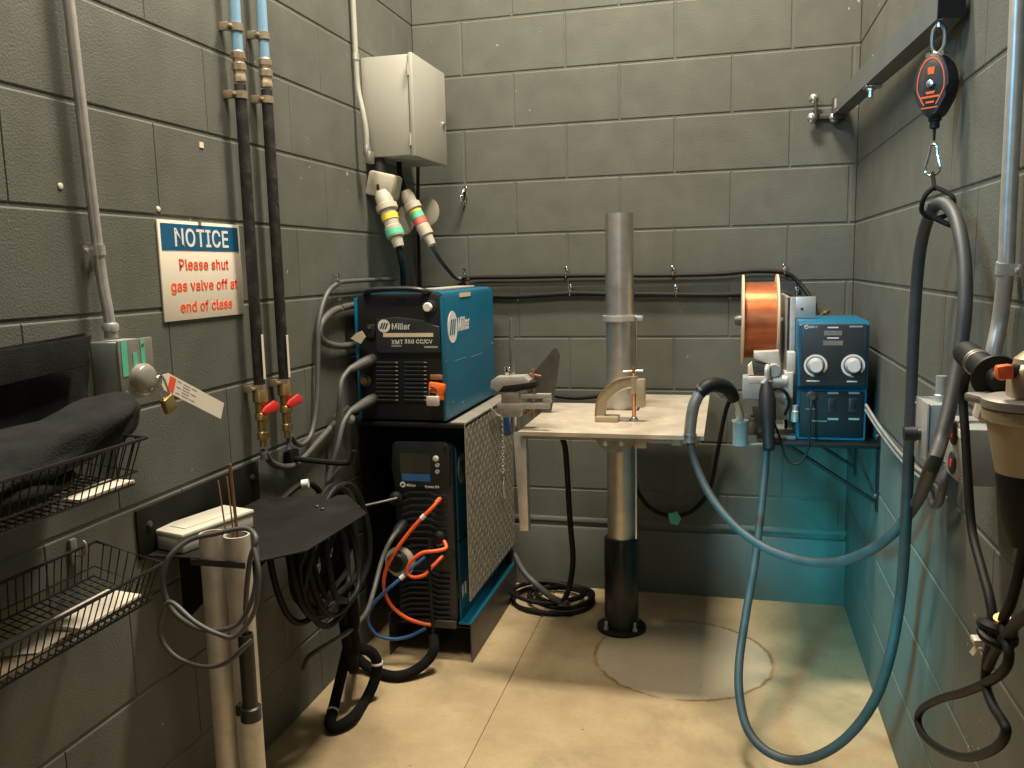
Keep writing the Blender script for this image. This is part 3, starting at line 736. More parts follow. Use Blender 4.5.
fpt = lambda px, py, d=0: ony(px, py, FY - d)
# top handle & bright vented top strip
a, c = ony(357, 287, Y0 + .02), ony(437, 285, Y0 + .02)
hz = Z1 + .004
MB().tube([V((X0 + .035, Y0 + .03, Z1 - .006)), V((X0 + .05, Y0 - .002, hz)), V((X0 + .09, Y0 - .012, hz + .006)), V((X1 - .10, Y0 - .012, hz + .006)), V((X1 - .06, Y0 - .002, hz)), V((X1 - .045, Y0 + .03, Z1 - .006))], .012, 12, flat=.75).build('handle', 'black_plastic', t)
b = MB()
for i in range(14):
    y_ = Y0 + .11 + i * .026; b.bb((X1 - .105, y_, Z1), (X1 - .03, y_ + .017, Z1 + .008), .002)
b.build('top_vent', 'cabinet_grey', t, label='pale ribbed top vent')
# logo plate
q0, q1 = fpt(377, 352), fpt(441, 318)
pl = MB().prism([fpt(378, 349), fpt(381, 352.5), fpt(442, 352), fpt(441, 326), fpt(430, 325), fpt(424, 320), fpt(396, 317), fpt(378, 319)], (0, -.014, 0), .003).build('name_plate', 'panel_slate', t)
py_ = FY - .0142
brand_mark(pl, ony(384, 326, py_), XA, UP, V((0, -1, 0)), .042, .042, 'white_print', 'panel_dark')
text('lettering', 'Miller', .034, ony(391.5, 326.5, py_), XA, UP, 'white_print', pl, 'LEFT', bold=.0012, sx=.86)
o_ = ony(408, 335, py_); MB().box(o_, (.170, .001, .0125)).build('label_strip', 'cream_label', pl, label='cream label strip')
text('lettering', 'XMT', .024, ony(391.5, 342, py_), XA, UP, 'white_print', pl, 'LEFT', bold=.0006, sx=.95)
text('lettering', '350 CC/CV', .022, ony(404.5, 341.5, py_), XA, UP, 'white_print', pl, 'LEFT', bold=.0008, sx=.98)
MB().box(ony(396.5, 346, py_), (.034, .0008, .004)).build('print_bar', 'grey_print', pl)
MB().box(ony(431, 347, py_), (.045, .0008, .006)).build('print_bar', 'grey_print', pl)
o_ = fpt(430, 307); MB().lathe(o_, -YA, [(0, .023), (.004, .023), (.006, .018)], 24).build('knob_ring', 'black_plastic', t)
MB().lathe(o_ + V((-.004, -.004, 0)), -YA, [(0, .0145), (.012, .0145), (.015, .012)], 20).build('display_knob', 'white_print', t, label='white round knob')
for px in (394, 408): MB().lathe(fpt(px, 301), -YA, [(0, .003), (.002, .003)], 8).build('screw', 'dark_steel', t)
for c0_, c1_ in ((377, 399), (405, 427.5)):
    b = MB()
    for i in range(10):
        yy = 362.5 + i * 4.15
        l, r = fpt(c0_, yy), fpt(c1_, yy)
        b.box((l + r) / 2 + V((0, -.004, 0)), ((r - l).length, .008, .0052), Euler((math.radians(25), 0, 0)))
    b.build('louver', 'panel_slate', t)
    b = MB()
    for i in range(10):
        r = fpt(c1_, 362.5 + i * 4.15); b.box(r + V((-.004, -.009, .001)), (.008, .002, .003))
    b.build('louver_tip', 'cabinet_grey', t)
# output sockets on the left edge of the front
for px, py in ((366.5, 380),):
    b = MB(); b.lathe(fpt(px, py), -YA, [(0, .021), (.012, .021), (.014, .017)], 20); b.build('socket_collar', 'dark_steel', t)
    MB().lathe(fpt(px, py) + V((0, -.0125, 0)), -YA, [(0, .012), (.010, .012), (.0105, .006), (.004, .006)], 16).build('socket', 'brass', t)
b = MB(); b.box(fpt(371, 331), (.03, .02, .045), None, .004); b.build('latch_block', 'black_plastic', t)
MB().lathe(fpt(370, 327, .01), -YA, [(0, .005), (.008, .005)], 8).build('screw', 'steel', t)
# side graphics
sp = lambda px, py: onx(px, py, X1)
o_ = sp(452.5, 327); brand_mark(t, V((X1, o_.y, o_.z)), YA, UP, XA, .10, .105, 'white_print', 'machine_blue', .3)
o2 = sp(459, 325); text('lettering', 'Miller', .078, (X1 + .0003, o_.y + .056, o_.z + .004), YA, UP, 'white_print', t, 'LEFT', bold=.0028, sx=.78)
o_ = sp(465, 294.5); MB().box((X1 + .0008, o_.y, o_.z), (.0016, .12, .014)).build('label_strip', 'cream_label', t, label='cream label strip on the side')
for px, py in ((446, 361), (453, 402), (463, 402), (492, 343)): o_ = sp(px, py); MB().lathe((X1, o_.y, o_.z), XA, [(0, .004), (.0015, .004)], 8).build('screw', 'steel', t)
b = MB(); b.bb((X1, -.44, .985), (X1 + .0004, -.30, .9866)); b.bb((X1, -.62, .992), (X1 + .0004, -.50, .993)); b.build('scratch', 'grey_print', t)
# small yellow tag hanging left
c = ony(359, 337, Y0 - .02)
b = MB(); b.prism([c + V((-.03, 0, -.005)), c + V((.005, 0, -.022)), c + V((.026, -.006, .002)), c + V((.012, -.004, .02)), c + V((-.01, 0, .012))], (0, .0015, 0)); b.build
tag(b.build('cable_tag', 'cream_label'), 'small cream tag on the cord at the front left edge of the upper welder', 'tag')
# orange lockout and padlock
t = thing('lockout_device', fpt(437, 397), 'orange plastic plug lockout on the front of the upper welder', 'lockout')
b = MB(); c = fpt(437, 388, .012); b.box(c, (.054, .022, .034), Euler((0, math.radians(8), 0)), .005); b.box(c + V((.012, .002, -.024)), (.022, .018, .03), None, .004); b.build('body', 'orange_plastic', t)
b = MB(); b.box(fpt(437, 377, .006), (.044, .012, .016), None, .002); b.build('clasp', 'rust', t)
c = fpt(433, 401, .028)
t = thing('padlock', c, 'silver padlock hanging from the orange lockout on the upper welder', 'padlock')
MB().box(c, (.042, .016, .032), None, .004).build('body', 'aluminium', t)
MB().tube([c + V((-.012, 0, .014)), c + V((-.012, 0, .034)), c + V((-.006, 0, .043)), c + V((.006, 0, .043)), c + V((.012, 0, .034)), c + V((.012, 0, .014))], .0032, 8).build('shackle', 'chrome', t)
# two output cables with boots
for (tip, back, path, lab) in (
    ((373, 358.5), (349, 370), [(349, 370, -.84), (342, 380, -.88), (340, 395, -.90), (338, 425, -.90), (334, 455, -.90), (327, 480, -.92)], 'grey welding cable plugged into the upper socket of the top welder'),
    ((374, 398), (350, 412), [(350, 412, -.86), (343, 424, -.90), (338, 445, -.93), (331, 470, -.95), (329, 482, -.96), (338, 472, -.97), (346, 462, -.97)], 'grey welding cable plugged into the lower socket of the top welder')):
    a_, b_ = fpt(*tip), ony(*back, -.84 if tip[1] < 380 else -.86)
    if b_.x < .03: b_.x = .03
    t = thing('welding_cable', a_, lab, 'cable')
    d = b_ - a_
    MB().lathe(a_ + d * .0, d, [(0, .016), (.02, .0175), (d.length * .5, .016), (d.length * .93, .0115), (d.length, .009)], 16).build('boot', 'cable_grey', t)
    pts = [a_ + d * .9] + [ony(*p) for p in path]
    for p in pts: p.x = max(p.x, .012)
    MB().tube(pts, .0085, 10).build('cord', 'cable_grey', t)
# white fittings below the boots
for px, py in ((352, 419),):
    c = ony(px, py, -.76); c.x = max(c.x, .02)
    tag(MB().lathe(c, V((-.3, -1, .1)), [(0, .014), (.01, .016), (.02, .012)], 12).build('hose_fitting', 'cabinet_grey'), 'small white round fitting at the left end of the cart top', 'fitting')

# ---- lower welder
LY = -.722
lp_ = lambda px, py, d=0: ony(px, py, LY - d)
a = lp_(392, 443); bq = lp_(450, 628)
LX0, LX1, LZ1, LZ0 = a.x, lp_(453, 480).x, a.z, .116
t = thing('welder', ((LX0 + LX1) / 2, LY + .28, LZ0), 'dark blue black-fronted welder with orange and blue hoses, in the lower bay of the cart', 'welder')
zm = lp_(450, 545).z
b = MB(); b.prism(case_profile(LX0 + .004, LX1 + .004, zm + .006, LZ1, .02, LY + .03), (0, .52, 0)); b.bb((LX0 + .006, LY + .03, zm), (LX1, LY + .5, zm + .006)); b.prism(case_profile(LX0 + .004, LX1 + .004, LZ0, zm, .006, LY + .03), (0, .52, 0)); b.build('case', 'machine_blue_dark', t)
fp = MB().bb((LX0, LY, LZ0 + .002), (LX1, LY + .03, LZ1 - .004), .008).build('front_panel', 'black_plastic', t)
# side logo and white stripes of the cooler
o_ = onx(459, 470, LX1 + .004); brand_mark(t, (LX1 + .004, LY + .085, o_.z), YA, UP, XA, .085, .105, 'grey_print', 'machine_blue_dark', .3)
for y_ in (LY + .045, LY + .075):
    MB().bb((LX1 + .004, y_, LZ0 + .01), (LX1 + .005, y_ + .014, LZ0 + .125)).build('white_stripe', 'white_print', t)
b = MB(); b.prism([lp_(393, 466), lp_(393, 444), lp_(397, 440.5), lp_(447, 441.5), lp_(451, 446), lp_(451, 486), lp_(396, 486)], (0, -.012, 0), .004)
bz = b.build('display_bezel', 'panel_dark', t)
d_ = LY - .0125
c = (ony(400.5, 454, d_) + ony(430, 473, d_)) / 2; s_ = ony(430, 454, d_) - ony(400.5, 473, d_)
MB().box(c, (s_.x, .001, s_.z)).build('screen', 'screen', bz, label='dark display screen')
c = (ony(402, 474.5, d_) + ony(430, 480.5, d_)) / 2; s_ = ony(430, 474.5, d_) - ony(402, 480.5, d_)
bs = MB().box(c, (s_.x, .001, s_.z)).build('button_strip', 'blue_hose', bz, label='blue button strip')
MB().lathe(ony(436, 458.5, d_), -YA, [(0, .010), (.006, .010), (.008, .007)], 16).build('knob', 'aluminium', bz)
for py in (465, 471.5): MB().lathe(ony(437.5, py, d_), -YA, [(0, .0075), (.004, .0075)], 14).build('button', 'grey_print', bz)
MB().lathe(ony(445, 446.5, d_), -YA, [(0, .008), (.004, .006)], 12).build('corner_bolt', 'chrome', bz)
brand_mark(bz, ony(402.8, 484.5, d_), XA, UP, V((0, -1, 0)), .019, .019, 'white_print', 'panel_dark')
text('lettering', 'Miller', .015, ony(406.5, 485, d_), XA, UP, 'white_print', bz, 'LEFT', bold=.0003)
text('lettering', 'Dynasty 350', .014, ony(425, 486.5, d_), XA, UP, 'white_print', bz, 'LEFT', bold=.0003, sx=.72)
def vent(y0, y1, n, x0_, x1_, bend):
    b = MB()
    for i in range(n):
        yy = y0 + (y1 - y0) * i / (n - 1)
        P_ = [lp_(x0_, yy + 3, .003), lp_(x0_ + 8, yy, .004), lp_(x0_ + (x1_ - x0_) * .6, yy, .004), lp_(x0_ + (x1_ - x0_) * .75, yy + bend, .004), lp_(x1_, yy + bend, .003)]
        b.bar(P_, .009, .0045)
    b.build('vent_slats', 'panel_slate', t)
vent(492, 545, 9, 403, 447, 3.5)
vent(571, 619, 10, 402, 450, 3.5)
b = MB(); b.bb((LX0 + .004, LY - .008, lp_(430, 556).z), (LX1 - .004, LY, lp_(430, 550).z), .002); b.build('divider', 'panel_dark', t)
b = MB(); b.box(lp_(445, 624, .006), (.085, .014, .028), None, .006); b.build('bottom_bumper', 'dark_steel', t)
cc = lp_(401, 561, .004); MB().lathe(cc, -YA, [(0, .052), (.012, .052), (.018, .042)], 24).build('filler_neck', 'aluminium', t)
MB().lathe(cc + V((0, -.018, .008)), -YA, [(0, .034), (.025, .034), (.03, .028)], 12).build('filler_cap', 'black_plastic', t)
for px, py in ((397.5, 497), (440.5, 536)):
    MB().lathe(lp_(px, py, .002), -YA, [(0, .022), (.02, .022), (.024, .017), (.04, .015)], 18).build('output_socket', 'black_rubber', t)
for px, py in ((441, 498), (443.5, 541), (443, 556)):
    MB().lathe(lp_(px, py, .002), V((-.4, -1, -.3)), [(0, .008), (.018, .008), (.02, .006), (.03, .006)], 8).build('brass_fitting', 'brass', t)
# hoses on the lower welder
D = lambda px, py, d=.05: lp_(px, py, d)
def banded(name, pts, r, m, lab, bands):
    t = thing(name, pts[0], lab, 'hose')
    MB().tube(pts, r, 10).build('hose', m, t)
    for f in bands:
        P_ = smooth_path(pts, 6); i = int(f * (len(P_) - 2)); dd = (P_[i + 1] - P_[i]).normalized()
        MB().lathe(P_[i] - dd * .008, dd, [(0, r + .002), (.016, r + .002)], 10).build('tape_band', 'white_print', t, label='white tape band')
banded('coolant_hose', [D(441, 498, .03), D(432, 508, .05), D(421, 519, .06), D(408, 534, .07), D(395, 552, .08), D(386, 570, .08), D(384, 588, .08), D(391, 605, .08), D(405, 617, .07), D(420, 623, .06), D(431, 625, .055)], .0062, 'orange_hose', 'orange hose making a big arc from the brass fitting down to the welder base', (.2,))
banded('coolant_hose', [D(444, 541, .03), D(446, 548, .05), D(436, 551, .07), D(422, 553, .08), D(411, 562, .085), D(407, 572, .085), D(413, 577, .085), D(424, 575, .08), D(433, 566, .06), D(443, 556, .03)], .0062, 'orange_hose', 'short orange hose curled in a small loop between two brass fittings', ())
banded('coolant_hose', [D(425, 557, .04), D(413, 567, .06), D(400, 579, .08), D(385, 592, .09), D(372, 606, .09), D(368, 620, .09), D(376, 634, .09), D(392, 639, .085), D(410, 636, .07), D(426, 628, .06)], .0058, 'blue_hose', 'blue hose looping low in front of the lower welder', (.22,))
# connectors and cables of the lower welder
t = thing('torch_connector', lp_(398, 530), 'grey cable with a black connector plugged low on the left of the lower welder', 'connector')
pth = [D(398, 531, .05), D(391, 540, .10), D(382, 560, .14), D(374, 590, .22), D(366, 613, .32), D(350, 630, .42), D(332, 642, .5), D(310, 656, .52), D(304, 668, .5)]
for p in pth: p.x = max(p.x, .02)
MB().lathe(lp_(404, 524, .0), D(393, 538, .07) - lp_(404, 524, 0), [(0, .02), (.03, .021), (.05, .017), (.08, .011)], 16).build('boot', 'black_rubber', t)
MB().tube(pth, .0075, 10).build('cord', 'cable_grey', t)
w_ = [D(397, 498, .045), D(385, 501, .07), D(372, 504, .12), D(358, 507, .2)]
cable('control_cable', w_, .0035, 'cable_lightgrey', 'thin pale cord from the round socket of the lower welder towards the steel shelf')
pth = [D(430, 540, .06), D(429, 560, .07), D(431, 600, .075), D(433, 630, .08), D(432, 645, .09)]
cable('control_cable', pth, .006, 'cable_black', 'black cord hanging straight down the front of the lower welder')

# floor hoses: thick black sleeved hose
Z = lambda px, py, z=.018: onz(px, py, z)
t = thing('sleeved_hose', Z(370, 670, 0), 'thick black sleeved hose running from the cart along the floor to the coil', 'hose')
pth = [D(433, 636, .085), ony(434, 648, -.83), Z(428, 660, .05), Z(412, 672, .024), Z(395, 676, .018), Z(378, 672, .018), Z(364, 664, .03), Z(355, 656, .06), V((.14, -1.08, .12)), V((.145, -1.12, .22)), V((.15, -1.15, .36)), V((.155, -1.16, .45))]
MB().tube(pth, .0165, 12).build('hose', 'black_cloth', t)
t = thing('sleeved_hose', Z(345, 720, 0), 'thick black sleeved hose bent in a loop standing on the floor with white ties', 'hose')
A_ = Z(328, 727, .016)
pth = [V((.17, -1.15, .42)), V((.175, -1.13, .30)), ony(346, 655, -1.09), ony(339, 685, -1.11), ony(333, 710, -1.13), Z(330, 724, .02), Z(337, 727, .017), Z(352, 718, .02), ony(364, 703, -1.06), ony(374, 682, -1.03), ony(377, 664, -1.02), ony(372, 653, -1.03), ony(360, 649, -1.06), ony(346, 654, -1.07), V((.16, -1.10, .2)), V((.14, -1.12, .36))]
MB().tube(pth, .0165, 12).build('hose', 'black_cloth', t)
for i in (4, 10):
    dd = (pth[i + 1] - pth[i - 1]).normalized(); MB().lathe(pth[i], dd, [(0, .0185), (.007, .0185)], 14).build('tie', 'white_print', t, label='white tie')
# hose coil on the floor behind the cart
cF = Z(553, 602, 0)
t = thing('hose_coil', (cF.x, cF.y, 0), 'flat coil of dark hose lying on the floor left of the post base', 'hose coil')
b = MB()
for i, (rx_, ry_, z, ox, oy) in enumerate(((.155, .135, .009, 0, 0), (.125, .12, .026, .03, .01), (.145, .10, .042, -.02, -.01), (.09, .085, .03, .02, .02))):
    b.tube([V((cF.x + ox + rx_ * math.cos(2 * math.pi * k / 20), cF.y + oy + ry_ * math.sin(2 * math.pi * k / 20), z + .004 * math.sin(k + i))) for k in range(20)], .0088, 10, 3, True)
b.build('hose', 'cable_black', t)
cable('gas_hose', [ony(500, 540, -.10), ony(513, 553, -.12), Vector(ony(524, 572, -.15)), Z(538, 586, .06), Z(553, 598, .055), Z(568, 604, .06)], .012, 'cable_grey', 'grey hose coming out behind the cart down to the floor coil', 'hose')
cable('power_cable', [ony(561, 436, -.30), ony(565, 447, -.28), ony(567, 470, -.26), ony(570, 520, -.25), ony(573, 560, -.25), ony(569, 588, -.26), Z(563, 602, .065)], .0105, 'cable_black', 'black cable dropping from under the table to the floor coil')

# ================================================================== POST, TABLE AND FIXTURES
PX, PY = .852, -.371
t = thing('steel_post', (PX, PY, 0), 'tall stainless steel post with black sleeve and round floor flange', 'post')
MB().pipe(V((PX, PY, .02)), UP, 1.445, .0475, .044, 40).build('tube', 'brushed_steel', t)
MB().lathe((PX, PY, .012), UP, [(0, .060), (.322, .060), (.328, .057), (.328, .0485)], 36).build('sleeve', 'black_sleeve', t, label='black lower sleeve')
MB().lathe((PX, PY, 0), UP, [(0, .087), (.012, .087), (.014, .084)], 40).build('base_flange', 'black_paint', t)
for a in (-2.3, -.75, .8, 2.35):
    c = V((PX + .072 * math.cos(a), PY + .072 * math.sin(a), .013)); MB().lathe(c, UP, [(0, .009), (.009, .009), (.009, .005), (.03, .005), (.032, .003)], 6).build('anchor_bolt', 'galvanized', t)
rz_ = ony(620, 318, PY).z
b = MB(); b.lathe((PX, PY, rz_ - .009), UP, [(0, .048), (0, .059), (.018, .059), (.018, .048)], 36); b.box((PX + .065, PY - .01, rz_), (.03, .02, .016), None, .003); b.build('stop_collar', 'galvanized', t)
rx_ = PX + .056
MB().cyl((rx_, PY - .025, .345), (rx_, PY - .025, rz_ + .004), .0048, n=12).build('guide_rod', 'chrome', t)

TZ = .803
t = thing('welding_table', (PX, PY - .1, .65), 'steel welding table plate clamped round the steel post', 'table')
b = MB()
hx0, hx1, hy0, hy1 = PX - .052, PX + .068, PY - .052, PY + .052
xl, xr = .600, 1.147
fy = -.832
b.bb((xl, fy, TZ - .012), (hx0, -.285, TZ))
b.bb((hx0, fy, TZ - .012), (hx1, hy0, TZ))
b.bb((hx0, hy1, TZ - .012), (hx1, -.055, TZ))
b.bb((hx1, fy, TZ - .012), (xr, -.055, TZ))
b.build('top_plate', 'table_steel', t)
b = MB(); b.bb((xl + .01, fy + .02, TZ - .026), (xr - .01, fy + .04, TZ - .012)); b.bb((PX + .09, -.79, TZ - .05), (PX + .13, -.12, TZ - .012), .003); b.build('stiffener', 'dull_steel', t)
dc = ony(616, 434, -.72)
zd_ = TZ - .0125; rd_ = (ony(638, 440, -.735).x - ony(594, 440, -.735).x) / 2
b = MB(); b.prism([V((dc.x + rd_ * math.cos(math.pi + math.pi * k / 24), -.735, zd_ + rd_ * .98 * math.sin(math.pi + math.pi * k / 24))) for k in range(25)], (0, .022, 0), .002)
dk = b.build('pivot_disc', 'box_grey', t)
for px in (606, 622):
    b = MB(); c = ony(px, 443, -.737); b.lathe(c, -YA, [(0, .010), (.008, .010), (.008, .006), (.018, .006)], 6); b.box(c + V((0, -.012, .012)), (.012, .02, .03), None, .002)
    b.build('pivot_bolt', 'brushed_steel', t)
b = MB(); b.bb((PX - .022, -.713, TZ - .062), (PX + .022, PY - .06, TZ - .014), .004); b.lathe((PX, PY, TZ - .10), UP, [(0, .049), (0, .066), (.085, .066), (.085, .049)], 36); b.build('mounting_collar', 'dull_steel', t)
for px, w_ in ((677, .03), (694, .022)):
    c = ony(px, 441, -.80); MB().box(c, (w_, .03, .022), None, .002).build('edge_block', 'dull_steel', t)

# C-clamp on the table
CYp = -.62
cp = lambda px, py: ony(px, py, CYp)
t = thing('c_clamp', cp(612, 413), 'tan cast C-clamp with copper screw on the table in front of the post', 'clamp')
zt = TZ + .001
pa = [cp(600, 412), cp(602, 402), cp(608, 393), cp(617, 386), cp(627, 382.5), cp(638, 382)]
pa[0].z = zt + .006
rings = []
P_ = smooth_path(pa, 6)
for i, p in enumerate(P_):
    tt = (P_[min(i + 1, len(P_) - 1)] - P_[max(i - 1, 0)]).normalized(); nn = YA.cross(tt).normalized()
    h = .016 + .003 * math.sin(math.pi * i / (len(P_) - 1))
    rings.append([p + YA * y * .011 + nn * h * s_ for y, s_ in ((-1, -1), (-.35, -.75), (-.35, .75), (-1, 1), (1, 1), (.35, .75), (.35, -.75), (1, -1))])
b = MB(); b.rings(rings)
e = cp(634, 384); b.lathe(e + V((0, 0, -.03)), UP, [(0, .013), (.055, .013)], 20)
b.bb((e.x + .006, CYp - .012, zt + .045), (e.x + .036, CYp + .012, e.z + .018), .005)
b.bb((cp(596, 410).x, CYp - .03, zt), (cp(619, 410).x, CYp + .03, zt + .016), .003)
b.build('frame', 'tan_metal', t)
sc = MB(); sc.cyl((e.x, CYp, zt + .012), (e.x, CYp, cp(633, 367).z), .0062, n=14)
for i in range(22): sc.lathe((e.x, CYp, zt + .02 + i * .006), UP, [(0, .006), (.003, .0074), (.006, .006)], 12)
sc.build('screw', 'copper_wire', t, label='copper coloured screw')
hz_ = cp(633, 371.5).z; MB().cyl((e.x - .034, CYp, hz_), (e.x + .028, CYp, hz_ + .003), .0035, n=10).build('handle', 'steel', t)
MB().lathe((e.x, CYp, zt), UP, [(0, .013), (.006, .013), (.014, .008)], 16).build('swivel_pad', 'steel', t)
MB().bb((cp(618, 410).x + .002, CYp - .012, zt), (e.x - .014, CYp + .012, zt + .009), .002).build('shoe', 'dull_steel', t)

# positioner at the left end
QY = -.775
q = lambda px, py, y=QY: ony(px, py, y)
t = thing('work_positioner', q(516, 430), 'grey clamping arm with tilted jaw on a vertical rod at the left table end', 'positioner')
rt, rb = q(510.5, 318), q(514.5, 428)
rxm = (rt.x + rb.x) / 2
MB().cyl((rxm, QY, TZ - .02), (rxm, QY, rt.z), .0085, n=18).build('rod', 'steel', t)
tb = q(523, 531, -.80); lw = .034
b = MB(); b.prism([q(513, 433, -.81), q(525.5, 433, -.81), q(528.5, 531, -.81), q(520, 531, -.81)], (0, .034, 0), .002); b.build('square_leg', 'galvanized', t)
QF = QY - .036
b = MB(); b.prism([q(497, 403, QF), q(549, 403, QF), q(549, 409, QF), q(497, 409, QF)], (0, .02, 0), .002); b.prism([q(521, 394, QF), q(550.5, 394, QF), q(550.5, 398.5, QF), q(521, 398.5, QF)], (0, .02, 0), .0015); b.prism([q(543, 398, QF), q(550.5, 398, QF), q(550.5, 403.5, QF), q(543, 403.5, QF)], (0, .02, 0), .001)
b.build('fork_arm', 'galvanized', t)
b = MB(); b.prism([q(501, 391, QF), q(519, 391, QF), q(519, 404, QF), q(501, 404, QF)], (0, .036, 0), .003); b.prism([q(500, 408, QF), q(522, 408, QF), q(520, 417, QF), q(503, 418, QF)], (0, .036, 0), .003); b.build('slide_block', 'dull_steel', t)
b = MB(); b.prism([q(490, 388, QF), q(491, 381, QF), q(496, 377, QF), q(524, 376, QF), q(529, 381, QF), q(529, 385, QF), q(498, 392, QF)], (0, .05, 0), .002); b.build('jaw_plate', 'galvanized', t)
b = MB(); b.prism([q(498, 392, QF - .002), q(503, 386, QF - .002), q(535, 382, QF - .002), q(536, 388, QF - .002), q(514, 392, QF - .002)], (0, .05, 0), .002); b.build('jaw_pad', 'black_rubber', t)
b = MB(); b.lathe(q(505, 369, QY + .01), XA, [(0, .008), (.018, .008)], 10); b.box(q(507, 371, QY + .005), (.012, .01, .03), None, .002); b.build('thumb_screw', 'chrome', t)
b = MB(); b.cyl(q(533, 418, QY + .02), q(533, 369, QY + .02), .0045, n=10); b.cyl(q(530, 374, QY + .02), q(541, 376, QY + .02), .003, n=8); b.cyl(q(524, 414, QY + .015), q(537, 407, QY + .015), .005, n=8); b.build('clamp_screw', 'rust', t)
c = q(507, 426, -.745); MB().box(c, (.020, .02, .06), None, .003).build('blue_tab', 'blue_hose', t, label='blue tab')
# triangular sheet behind
sY = -.50
o = MB().prism([ony(526, 382, sY), ony(554, 348, sY), ony(557, 356, sY), ony(554, 380, sY), V((ony(548, 400, sY).x, sY, TZ + .001)), V((ony(530, 400, sY).x, sY, TZ + .001))], (.01, .003, 0)).build('steel_sheet', 'dark_steel')
tag(o, 'dark triangular steel sheet standing on the table behind the clamping arm', 'steel sheet')
# chain
cx_ = CX1 + .006
t = thing('hook_chain', onx(503, 500, cx_), 'thin silver chain with a snap hook hanging on the checker plate', 'chain')
pts = [onx(492, 409, cx_ + .006), onx(496, 415, cx_ + .004), onx(501, 418, cx_), onx(502.5, 430, cx_), onx(503, 476, cx_)]
P_ = smooth_path(pts, 12); ln = [0]
for i in range(1, len(P_)): ln.append(ln[-1] + (P_[i] - P_[i - 1]).length)
b = MB(); s_ = 0; k = 0
while s_ < ln[-1]:
    i = max(j for j in range(len(ln)) if ln[j] <= s_); i = min(i, len(P_) - 2)
    p = P_[i].lerp(P_[i + 1], (s_ - ln[i]) / max(1e-6, ln[i + 1] - ln[i])); dd = (P_[i + 1] - P_[i]).normalized()
    side = XA if k % 2 else dd.cross(XA).normalized()
    b.tube([p + dd * .008 * math.cos(a) + side * .005 * math.sin(a) for a in [2 * math.pi * m_ / 10 for m_ in range(10)]], .0019, 6, 1, True)
    s_ += .0115; k += 1
b.build('chain_links', 'cabinet_grey', t)
h0, h1_ = onx(503.5, 477, cx_), onx(503, 500, cx_)
b = MB(); b.torus(h0 + V((0, 0, -.004)), XA, .006, .0018, 14, 6); L_ = (h0 - h1_).length
b.tube([h0 + V((0, 0, -.012)), h0 + V((0, -.008, -.03)), h0 + V((0, -.008, -L_ * .7)), h0 + V((0, 0, -L_)), h0 + V((0, .008, -L_ * .75)), h0 + V((0, .007, -.035)), h0 + V((0, 0, -.012))], .0026, 8); b.build('snap_hook', 'galvanized', t)

# ================================================================== FEEDER SHELF
SZ = .755
SX0, SX1, SY0, SY1 = 1.262, W, -.665, -.004
t = thing('feeder_shelf', (1.5, -.4, .55), 'black steel wall shelf in the right corner carrying the wire feeder', 'shelf')
MB().bb((SX0 + .04, SY0, SZ - .006), (SX1, SY1, SZ), .001).build('shelf_plate', 'black_paint', t)
for y_, zz in ((SY0 + .004, .585), (-.22, .585)):
    b = MB(); b.bb((W - .006, y_, zz - .03), (W, y_ + .03, SZ + .05)); b.bb((SX0 + .12, y_, SZ - .011), (W, y_ + .03, SZ - .006)); b.bar([V((SX0 + .13, y_ + .015, SZ - .012)), V((W - .012, y_ + .015, zz))], .028, .008, YA.cross(V((1, 0, -.5))))
    b.build('bracket', 'black_paint', t)
for z_ in (.60, .78): MB().lathe((W - .006, SY0 + .019, z_), V((-1, 0, 0)), [(0, .006), (.004, .006), (.006, .003)], 6).build('bolt', 'steel', t)
cu0, cu1 = ony(740, 445, -.70), ony(740, 420, -.70)
b = MB(); b.bar([V((cu1.x + .012, -.70, SZ - .004)), V((SX0 + .08, -.66, SZ - .004))], .03, .006); b.build('holder_arm', 'dull_steel', t)
cup = thing('gun_holder', (cu0.x, -.70, cu0.z), 'short grey metal cup on the shelf edge holding the welding gun tip', 'holder')
MB().pipe(V((cu0.x, -.70, cu0.z)), UP, cu1.z - cu0.z, .022, .0185, 24).build('cup', 'box_grey', cup)
MB().lathe((cu0.x, -.70, cu1.z - .006), UP, [(0, .0222), (.0, .0245), (.006, .0245), (.006, .0215)], 24).build('rim', 'galvanized', cup)

# ---- wire feeder
FFY = -.62
ff = lambda px, py, d=0: ony(px, py, FFY - d)
a, c = ff(799, 319), ff(868, 426)
f0, f1, fz1, fz0 = a.x, ff(868.5, 370).x, a.z - .007, SZ + .001
t = thing('wire_feeder', ((f0 + f1) / 2, -.45, fz0), 'blue wire feeder with two round dials on the shelf in the right corner', 'wire feeder')
zm_ = ff(835, 386).z
prof = [V((0, FFY + .02, fz0)), V((0, FFY + .022, zm_ - .015)), V((0, FFY, zm_)), V((0, FFY - .004, fz1 - .012)), V((0, FFY + .012, fz1)), V((0, -.34, fz1)), V((0, -.33, fz0))]
def side_prism(x0_, x1_, name, m):
    return MB().prism([p + V((x0_, 0, 0)) for p in prof], (x1_ - x0_, 0, 0), .005).build(name, m, t)
side_prism(f0, f1, 'case', 'machine_blue')
b = MB(); b.bb((f0 + .007, FFY - .010, zm_ + .002), (f1 - .007, FFY + .01, fz1 - .008), .004); b.build
face = b.build('control_face', 'panel_slate', t)
lf = MB().bb((f0 + .009, FFY + .010, fz0 + .008), (f1 - .009, FFY + .03, zm_ - .018), .003).build('switch_face', 'panel_dark', t)
fd = FFY - .0105
fa = lambda px, py: ony(px, py, fd)
